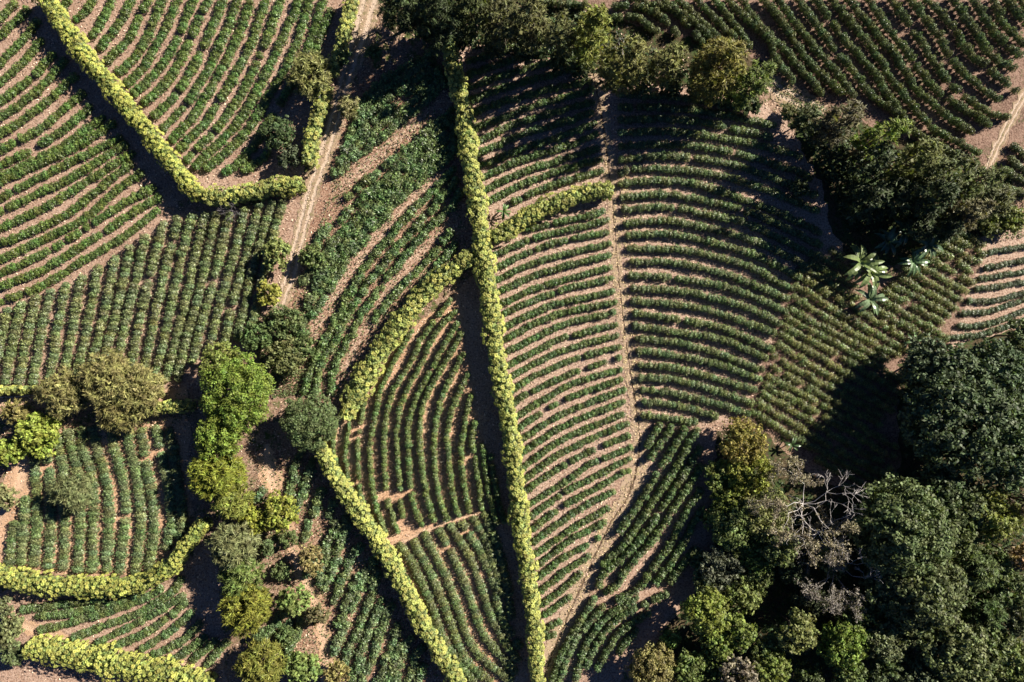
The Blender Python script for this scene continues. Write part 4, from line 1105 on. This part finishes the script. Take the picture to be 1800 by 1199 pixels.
tree(1425, 1195, 34, 10, 'broad', (0.06, 0.085, 0.035), "dim green tree on the bottom edge under the rounded grey-olive one")
tree(1268, 838, 32, 5, 'broad', (0.10, 0.135, 0.04), "small tree leaning towards the coffee rows below the fork")
tree(1262, 905, 30, 5.6, 'broad', (0.085, 0.12, 0.035), "dark green tree filling the forest rim above the fresh green one")
tree(1245, 1025, 30, 5.6, 'broad', (0.09, 0.12, 0.055), "soft green tree on the forest rim below the streaked grey-green one")
tree(1232, 985, 22, 3.7, 'broad', (0.075, 0.105, 0.045), "low dull shrub where coffee rows run into the forest", name="shrub", cat="shrub")
tree(1330, 1010, 34, 6.2, 'broad', (0.08, 0.11, 0.04), "deep green tree on the near rim of the black gap")
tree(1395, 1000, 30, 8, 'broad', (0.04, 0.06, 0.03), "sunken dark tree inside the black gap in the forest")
tree(1405, 330, 20, 5, 'broad', (0.05, 0.07, 0.035), "low dark shrub at the ditch beside the curved rows", name="shrub", cat="shrub")
tree(1420, 205, 26, 9, 'feathery', (0.07, 0.09, 0.04), "dull green tree just below the short dirt road")
tree(1560, 1030, 46, 14, 'broad', (0.07, 0.095, 0.045), "dim tree wedged between the white limbs and the wide green tree")
tree(1690, 890, 52, 15, 'broad', (0.065, 0.09, 0.04), "dark tree filling the space between huge dome and olive round tree", card=0.75)
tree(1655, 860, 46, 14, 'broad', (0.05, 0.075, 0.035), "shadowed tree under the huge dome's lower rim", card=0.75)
tree(1680, 940, 44, 15, 'broad', (0.075, 0.10, 0.04), "green tree between the large lumpy tree and olive round tree")
tree(1740, 990, 40, 14, 'broad', (0.08, 0.115, 0.04), "green tree touching the orange-brown dry tree")
tree(1770, 1030, 38, 14, 'broad', (0.065, 0.095, 0.04), "dark tree just under the orange-brown dry tree")
tree(1765, 745, 56, 18, 'broad', (0.06, 0.09, 0.042), "dark tree at the edge side of the huge dome", card=0.8)
tree(1680, 650, 44, 15, 'broad', (0.058, 0.085, 0.045), "dark tree behind the huge dome's upper rim", card=0.75)
tree(1640, 1110, 44, 14, 'broad', (0.075, 0.10, 0.045), "grey-green tree under the wide green tree", card=0.7)
tree(1510, 1075, 38, 12, 'broad', (0.075, 0.105, 0.04), "olive shaded tree above the bright green gappy tree")
tree(1735, 1130, 42, 15, 'broad', (0.08, 0.11, 0.045), "mid-green tree between the drooping tree and the corner")
tree(1370, 960, 36, 11, 'broad', (0.10, 0.13, 0.05), "pale green tree rimming the black gap under the tan dry tree")
tree(1265, 1130, 34, 10, 'broad', (0.10, 0.14, 0.035), "yellowish green tree under the bright round one")
tree(1345, 1140, 34, 11, 'broad', (0.085, 0.115, 0.04), "deep green tree between the lime tree and the greyish dry one")
tree(1275, 1200, 34, 9, 'broad', (0.08, 0.115, 0.04), "small green tree at the very bottom beside the greyish dry one")
tree(1495, 1190, 36, 12, 'broad', (0.07, 0.10, 0.035), "dim tree beneath the bright green gappy tree")
tree(1575, 1175, 40, 12, 'broad', (0.07, 0.10, 0.045), "dull green tree next to the pale-flecked tree near the bottom")
bare_tree(1425, 893, 84, 15.5, "tan-brown dry tree with pale limbs above the black forest gap", M_PALE, levels=5, r0=0.11, nleaf=7000, leafcol=(0.25, 0.215, 0.14), first=7, up=0.45, name="dry_tree")
bare_tree(1452, 945, 62, 16, "leafless tree with white twisting limbs beside the large lumpy tree", M_PALE, levels=4, r0=0.10, first=6, up=0.3)
bare_tree(1480, 1008, 62, 14, "purplish-grey twiggy tree just under the white twisting limbs", M_PALE, levels=5, r0=0.09, nleaf=4500, leafcol=(0.20, 0.175, 0.15), first=7, up=0.45, name="dry_tree")
tree(1465, 985, 32, 11, 'broad', (0.10, 0.12, 0.05), "green tree showing between the white limbs and the twiggy grey tree", open_=0.15)
# --- trees on the lower left
tree(405, 690, 72, 13, 'broad', (0.105, 0.155, 0.03), "big bright green tree next to the dark round tree", card=0.5, dens=1.2)
tree(385, 640, 40, 11, 'broad', (0.125, 0.155, 0.045), "pale-topped green tree on the upper side of the big bright one", card=0.5)
tree(380, 770, 46, 12, 'broad', (0.11, 0.16, 0.03), "bright green tree on the lower side of the big bright one", card=0.5)
tree(376, 838, 46, 11, 'feathery', (0.145, 0.175, 0.03), "yellow-green feathery tree beside the small block of wide rows", dens=1.4)
tree(402, 880, 34, 9, 'feathery', (0.14, 0.165, 0.04), "light feathery tree under the yellow-green feathery one", dens=1.3)
tree(540, 742, 50, 10, 'broad', (0.078, 0.112, 0.048), "dark round blue-green tree where the rosette hedges nearly meet", card=0.42, dens=1.5)
tree(405, 965, 46, 11, 'feathery', (0.125, 0.145, 0.07), "grey-green feathery tree beside the curved hedge's tip", dens=1.3)
tree(420, 1015, 40, 10, 'feathery', (0.105, 0.15, 0.045), "green feathery tree between grey-green and yellowish feathery trees", dens=1.3)
tree(425, 1075, 46, 11, 'feathery', (0.14, 0.155, 0.03), "yellowish feathery tree above the bottom edge", dens=1.4)
tree(455, 1170, 42, 10, 'feathery', (0.135, 0.15, 0.035), "dusky yellow feathery tree on the bottom edge", dens=1.4)
tree(440, 918, 30, 6, 'broad', (0.17, 0.195, 0.035), "yellow-green shrub tree beside the bare orange earth", card=0.7)
tree(488, 902, 38, 7, 'broad', (0.165, 0.195, 0.04), "larger yellow-green shrub tree below the bare orange earth", card=0.7)
tree(515, 1058, 30, 7, 'broad', (0.12, 0.17, 0.055), "round leafy light green tree beside the yellowish feathery one", card=0.75)
tree(530, 1172, 34, 7, 'broad', (0.12, 0.175, 0.055), "round leafy light green tree on the bottom edge", card=0.75)
tree(545, 985, 28, 7, 'broad', (0.16, 0.145, 0.065), "thin tan tree above the round leafy light green one", core=False, open_=0.35, card=0.45)
tree(555, 1085, 26, 6, 'broad', (0.10, 0.10, 0.05), "thin brownish shrub beside the lower earth path", core=False, open_=0.3, card=0.45, name="shrub", cat="shrub")
tree(590, 1185, 26, 6, 'broad', (0.16, 0.15, 0.06), "sparse tan shrub on the bottom edge by the earth path", core=False, open_=0.35, card=0.45, name="shrub", cat="shrub")
tree(505, 948, 18, 3.5, 'broad', (0.08, 0.115, 0.045), "green bush at the narrow part of the earth path", card=0.45, name="shrub", cat="shrub")
tree(470, 965, 16, 3.0, 'broad', (0.075, 0.11, 0.05), "small green bush between the grey-green feathery tree and earth path", card=0.45, name="shrub", cat="shrub")
tree(500, 1120, 20, 3.5, 'broad', (0.08, 0.12, 0.045), "green bush between the two round leafy light green trees", card=0.45, name="shrub", cat="shrub")
tree(495, 1005, 18, 3.5, 'broad', (0.085, 0.12, 0.05), "green bush just above the upper round leafy light green tree", card=0.45, name="shrub", cat="shrub")
tree(455, 1120, 16, 3.0, 'broad', (0.07, 0.105, 0.045), "small bush between the two yellowish feathery trees", card=0.45, name="shrub", cat="shrub")
# --- trees by the sandy track
tree(545, 132, 44, 9, 'feathery', (0.15, 0.165, 0.065), "pale golden feathery tree with a fallen limb, on the sandy track", dens=1.0, open_=0.15)
tree(610, 185, 24, 6, 'feathery', (0.16, 0.165, 0.08), "thin straw-coloured tree on the track beside the pale golden one", open_=0.45, core=False)
tree(487, 232, 33, 7, 'broad', (0.05, 0.08, 0.035), "dark shaded round tree uphill of the stubby hedge", card=0.5)
tree(508, 275, 24, 5, 'broad', (0.055, 0.075, 0.045), "small dark shrub in the stubby hedge's shadow", name="shrub", cat="shrub")
tree(657, 92, 19, 4, 'broad', (0.07, 0.11, 0.045), "lone round bush in shade beside the upper sandy track", card=0.4, name="shrub", cat="shrub")
tree(603, 102, 16, 4, 'broad', (0.07, 0.11, 0.045), "small green bush against the short steep hedge", card=0.4, name="shrub", cat="shrub")
tree(487, 447, 31, 7, 'broad', (0.145, 0.18, 0.065), "light green round tree beside the sandy track bend", card=0.8)
tree(472, 514, 25, 5, 'broad', (0.20, 0.22, 0.05), "lemon-yellow small tree beside the sandy track", card=0.7)
tree(550, 450, 26, 5, 'broad', (0.095, 0.135, 0.05), "green bush across the track from the light green round tree", card=0.55, name="shrub", cat="shrub")
tree(452, 588, 30, 5, 'broad', (0.075, 0.12, 0.045), "dark leafy bush below the lemon-yellow tree", card=0.5, name="shrub", cat="shrub")
tree(500, 565, 32, 5, 'broad', (0.085, 0.12, 0.05), "broad bush at the lower end of the sandy track", card=0.5, name="shrub", cat="shrub")
tree(500, 628, 38, 5.5, 'broad', (0.11, 0.13, 0.055), "wide grey-green bush above the dark round tree", card=0.5, name="shrub", cat="shrub")
tree(535, 610, 26, 5, 'broad', (0.08, 0.115, 0.045), "green bush beside the lower litter strip end", card=0.5, name="shrub", cat="shrub")
# --- pale feathery trees on the left
tree(105, 690, 44, 9, 'feathery', (0.165, 0.165, 0.07), "pale feathery tree nearest the thin hedge stub", open_=0.1)
tree(185, 668, 52, 10, 'feathery', (0.165, 0.165, 0.07), "widest pale straw-green feathery tree under the dense field", open_=0.12)
tree(235, 690, 48, 9, 'feathery', (0.165, 0.165, 0.07), "pale feathery tree nearest the little hedge piece", open_=0.15)
tree(205, 725, 40, 8, 'feathery', (0.15, 0.148, 0.06), "lower pale feathery tree overhanging the small block", open_=0.12)
tree(62, 765, 42, 7, 'broad', (0.17, 0.22, 0.045), "bright leafy tree above the small block at the picture's side", card=0.7)
tree(18, 795, 30, 6, 'broad', (0.16, 0.21, 0.045), "bright leafy tree touching the picture's edge", card=0.7)
tree(25, 725, 26, 6, 'feathery', (0.16, 0.15, 0.06), "thin drab tree at the edge below the hedge stub", open_=0.3, core=False)
tree(122, 866, 35, 7, 'feathery', (0.12, 0.145, 0.07), "grey-green round tree standing alone in the small block", dens=1.3)
tree(2, 875, 28, 6, 'broad', (0.15, 0.165, 0.08), "pale green tree at the edge beside the small block")
tree(10, 1112, 32, 5, 'broad', (0.11, 0.13, 0.06), "dull green bush at the edge between the two lower hedges", name="shrub", cat="shrub")
tree(22, 1150, 24, 5, 'broad', (0.08, 0.11, 0.05), "small dark bush at the broad hedge's tip", name="shrub", cat="shrub")
tree(0, 1070, 20, 4, 'broad', (0.09, 0.11, 0.055), "little bush at the edge under the curved hedge", name="shrub", cat="shrub")
bare_tree(403, 368, 20, 4.2, "grey-purple dead shrub at the underside of the level hedge", M_GREYWOOD, levels=4, r0=0.05, first=8, up=0.4, name="dead_shrub")
bare_tree(612, 262, 11, 1.6, "small pale dead shrub among loose coffee by the sandy track", M_PALE, levels=3, r0=0.04, first=6, up=0.4, name="dead_shrub")
bare_tree(598, 258, 8, 1.4, "little bleached twig bush nearest the sandy track", M_PALE, levels=3, r0=0.03, first=5, up=0.4, name="dead_shrub")
bare_tree(560, 157, 16, 8.5, "fallen-looking pale bare limb in the pale golden tree", M_PALE, levels=2, r0=0.08, first=4, up=0.15)

# ------------------------------------------------------------------ fallen pole
x, y = W(30, 698); root = empty("fallen_log", (x, y, 0))
tag(root, "pale fallen log lying beside the thin hedge stub", "log")
link("trunk", quads_mesh("log_trunk", tube_quads([(-5, -0.1, 0.16), (-1, 0.05, 0.2), (4.4, 0.45, 0.2)], [0.17, 0.15, 0.10], 7), M_PALE), root)
link("branch", quads_mesh("log_branch", tube_quads([(2.4, 0.25, 0.2), (3.4, -0.5, 0.3), (4.6, -0.8, 0.2)], [0.07, 0.05, 0.03], 5), M_PALE), root)

# ------------------------------------------------------------------ banana plants
def banana_leaf(seed, L=2.6, w=0.62):
    rng = np.random.default_rng(seed)
    n = 7
    qs = []
    prev = None
    x, z, e = 0.0, 0.0, 0.75
    for i in range(n + 1):
        t = i / n
        wd = w * 0.5 * (math.sin(math.pi * min(1, 0.12 + t * 0.86)) ** 0.7) * rng.uniform(0.85, 1.1)
        if i == n: wd = 0.02
        l = np.array([x, -wd, z + wd * 0.28]); c = np.array([x, 0, z]); r = np.array([x, wd, z + wd * 0.28])
        if prev is not None:
            qs.append([prev[0], l, c, prev[1]]); qs.append([prev[1], c, r, prev[2]])
        prev = (l, c, r)
        x += math.cos(e) * L / n; z += math.sin(e) * L / n; e -= 0.24
    return quads_mesh("banana_leaf", np.array(qs), M_BANANA)
BLEAF = [banana_leaf(i) for i in range(4)]
def banana(px, py, rpx, h, n, colour, label, seed):
    rr = random.Random(seed)
    x, y = W(px, py, h)
    root = empty("banana_plant", (x, y, 0))
    tag(root, label, "banana plant", "banana plants")
    st = tube_quads([(0, 0, -0.05), (0.05, 0, h * 0.5), (0, 0.05, h)], [0.16, 0.13, 0.1], 8)
    o = link("stem", quads_mesh("banana_stem", st, M_BANANA), root); o.color = (0.12, 0.15, 0.05, 1)
    s = rpx * MPP / 1.9
    for k in range(n):
        o = link("leaf", BLEAF[k % 4], root, (0, 0, h - 0.1))
        o.rotation_euler = (rr.gauss(0, 0.15), rr.uniform(-0.35, 0.35), 2 * math.pi * k / n * 2.4 + rr.uniform(-0.3, 0.3))
        sc = s * rr.uniform(0.8, 1.1)
        o.scale = (sc, sc * 0.95, sc)
        b = rr.uniform(0.85, 1.2)
        o.color = (colour[0] * b, colour[1] * b, colour[2] * b, 1)
BG = (0.16, 0.21, 0.075)  # sunlit leaves; plants in shadow get shade painted into their leaf colour
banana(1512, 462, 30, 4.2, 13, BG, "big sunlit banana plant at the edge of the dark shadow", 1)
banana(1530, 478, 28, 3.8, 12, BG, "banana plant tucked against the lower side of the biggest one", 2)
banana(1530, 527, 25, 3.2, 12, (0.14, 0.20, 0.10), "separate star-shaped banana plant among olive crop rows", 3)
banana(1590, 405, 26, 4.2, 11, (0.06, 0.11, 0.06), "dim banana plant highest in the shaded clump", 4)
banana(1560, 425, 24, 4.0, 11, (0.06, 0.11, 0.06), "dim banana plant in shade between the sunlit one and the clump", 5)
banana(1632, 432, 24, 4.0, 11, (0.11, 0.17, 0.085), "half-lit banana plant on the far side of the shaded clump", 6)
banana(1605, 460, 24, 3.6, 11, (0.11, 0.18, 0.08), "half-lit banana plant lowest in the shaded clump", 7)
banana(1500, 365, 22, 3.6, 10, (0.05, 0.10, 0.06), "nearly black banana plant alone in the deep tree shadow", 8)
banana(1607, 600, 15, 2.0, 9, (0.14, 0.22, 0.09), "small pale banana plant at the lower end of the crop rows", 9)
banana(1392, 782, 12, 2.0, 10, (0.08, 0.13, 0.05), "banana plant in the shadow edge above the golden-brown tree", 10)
banana(885, 372, 12, 2.0, 10, (0.11, 0.18, 0.055), "small banana plant between the longest hedge and cross hedge", 11)

# ------------------------------------------------------------------ ground cover
def scatter(name, poly_list, n, size, colour, mat, seed, hmax=0.35, flat=0.6):
    rng = np.random.default_rng(seed)
    pts = []
    for poly, share in poly_list:
        xs = [p[0] for p in poly]; ys = [p[1] for p in poly]
        want = int(n * share); c = 0
        while c < want:
            p = (rng.uniform(min(xs), max(xs)), rng.uniform(min(ys), max(ys)))
            if inside(p, poly):
                x, y = W(*p); pts.append((x, y)); c += 1
    pts = np.array(pts)
    m = len(pts)
    pos = np.concatenate([pts, rng.uniform(0.12, hmax, (m, 1))], axis=1)
    nr = rng.normal(0, flat, (m, 3)) + np.array([0, 0, 1.0])
    q = leaf_cards(pos, nr, size, size * 0.5, rng)
    o = link(name, quads_mesh(name, q, mat), None)
    o.color = (*colour, 1)
    tag(o, kind='stuff')
FOR = [(1265, 780), (1400, 860), (1580, 900), (1590, 650), (1800, 580), (1810, 1210), (1120, 1210), (1200, 1090), (1265, 980)]
TOPF = [(680, -10), (960, -10), (1100, 60), (1250, 140), (1040, 130), (800, 80)]
CHF = [(1400, 215), (1500, 230), (1640, 290), (1760, 330), (1760, 390), (1640, 420), (1560, 420), (1490, 410)]
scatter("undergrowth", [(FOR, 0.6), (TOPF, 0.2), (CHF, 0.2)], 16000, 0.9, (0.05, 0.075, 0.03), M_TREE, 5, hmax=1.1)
LOOSE = [(620, 190), (690, 120), (760, 130), (820, 430), (700, 540), (600, 700), (470, 690), (500, 560), (560, 400)]
SHR = [(430, 560), (540, 540), (560, 690), (480, 700)]
BCF = [(440, 800), (560, 800), (790, 1190), (500, 1190), (440, 1000)]
scatter("weeds", [(LOOSE, 0.4), (SHR, 0.2), (BCF, 0.25), ([(0, 690), (330, 690), (330, 740), (40, 800), (0, 800)], 0.12), ([(1740, 290), (1800, 330), (1800, 420), (1700, 430), (1680, 400)], 0.08), ([(1340, 130), (1460, 190), (1450, 240), (1390, 220)], 0.04)], 15000, 0.5, (0.12, 0.15, 0.06), M_TREE, 6, hmax=0.45)
TRK = [(1040, 140), (1066, 140), (1100, 480), (1136, 720), (1150, 800), (1100, 920), (1000, 1199), (945, 1199), (1050, 930), (1100, 850), (1105, 760), (1075, 480)]
scatter("dry_grass", [(TRK, 0.7), ([(1085, 300), (1105, 300), (1130, 700), (1115, 700)], 0.3)], 3200, 0.42, (0.46, 0.36, 0.21), M_LITTER, 7, hmax=0.3, flat=0.5)
FULL = [(-10, -10), (1000, -10), (1400, 200), (1400, 560), (1300, 740), (1000, 1210), (-10, 1210)]
scatter("leaf_litter", [(FULL, 1.0)], 45000, 0.48, (0.50, 0.37, 0.28), M_LITTER, 8, hmax=0.16, flat=0.45)

print("hedges", N_HEDGE[0], "bushes", N_BUSH[0], "tree tris", TREE_TRIS[0], "objects", len(bpy.data.objects))
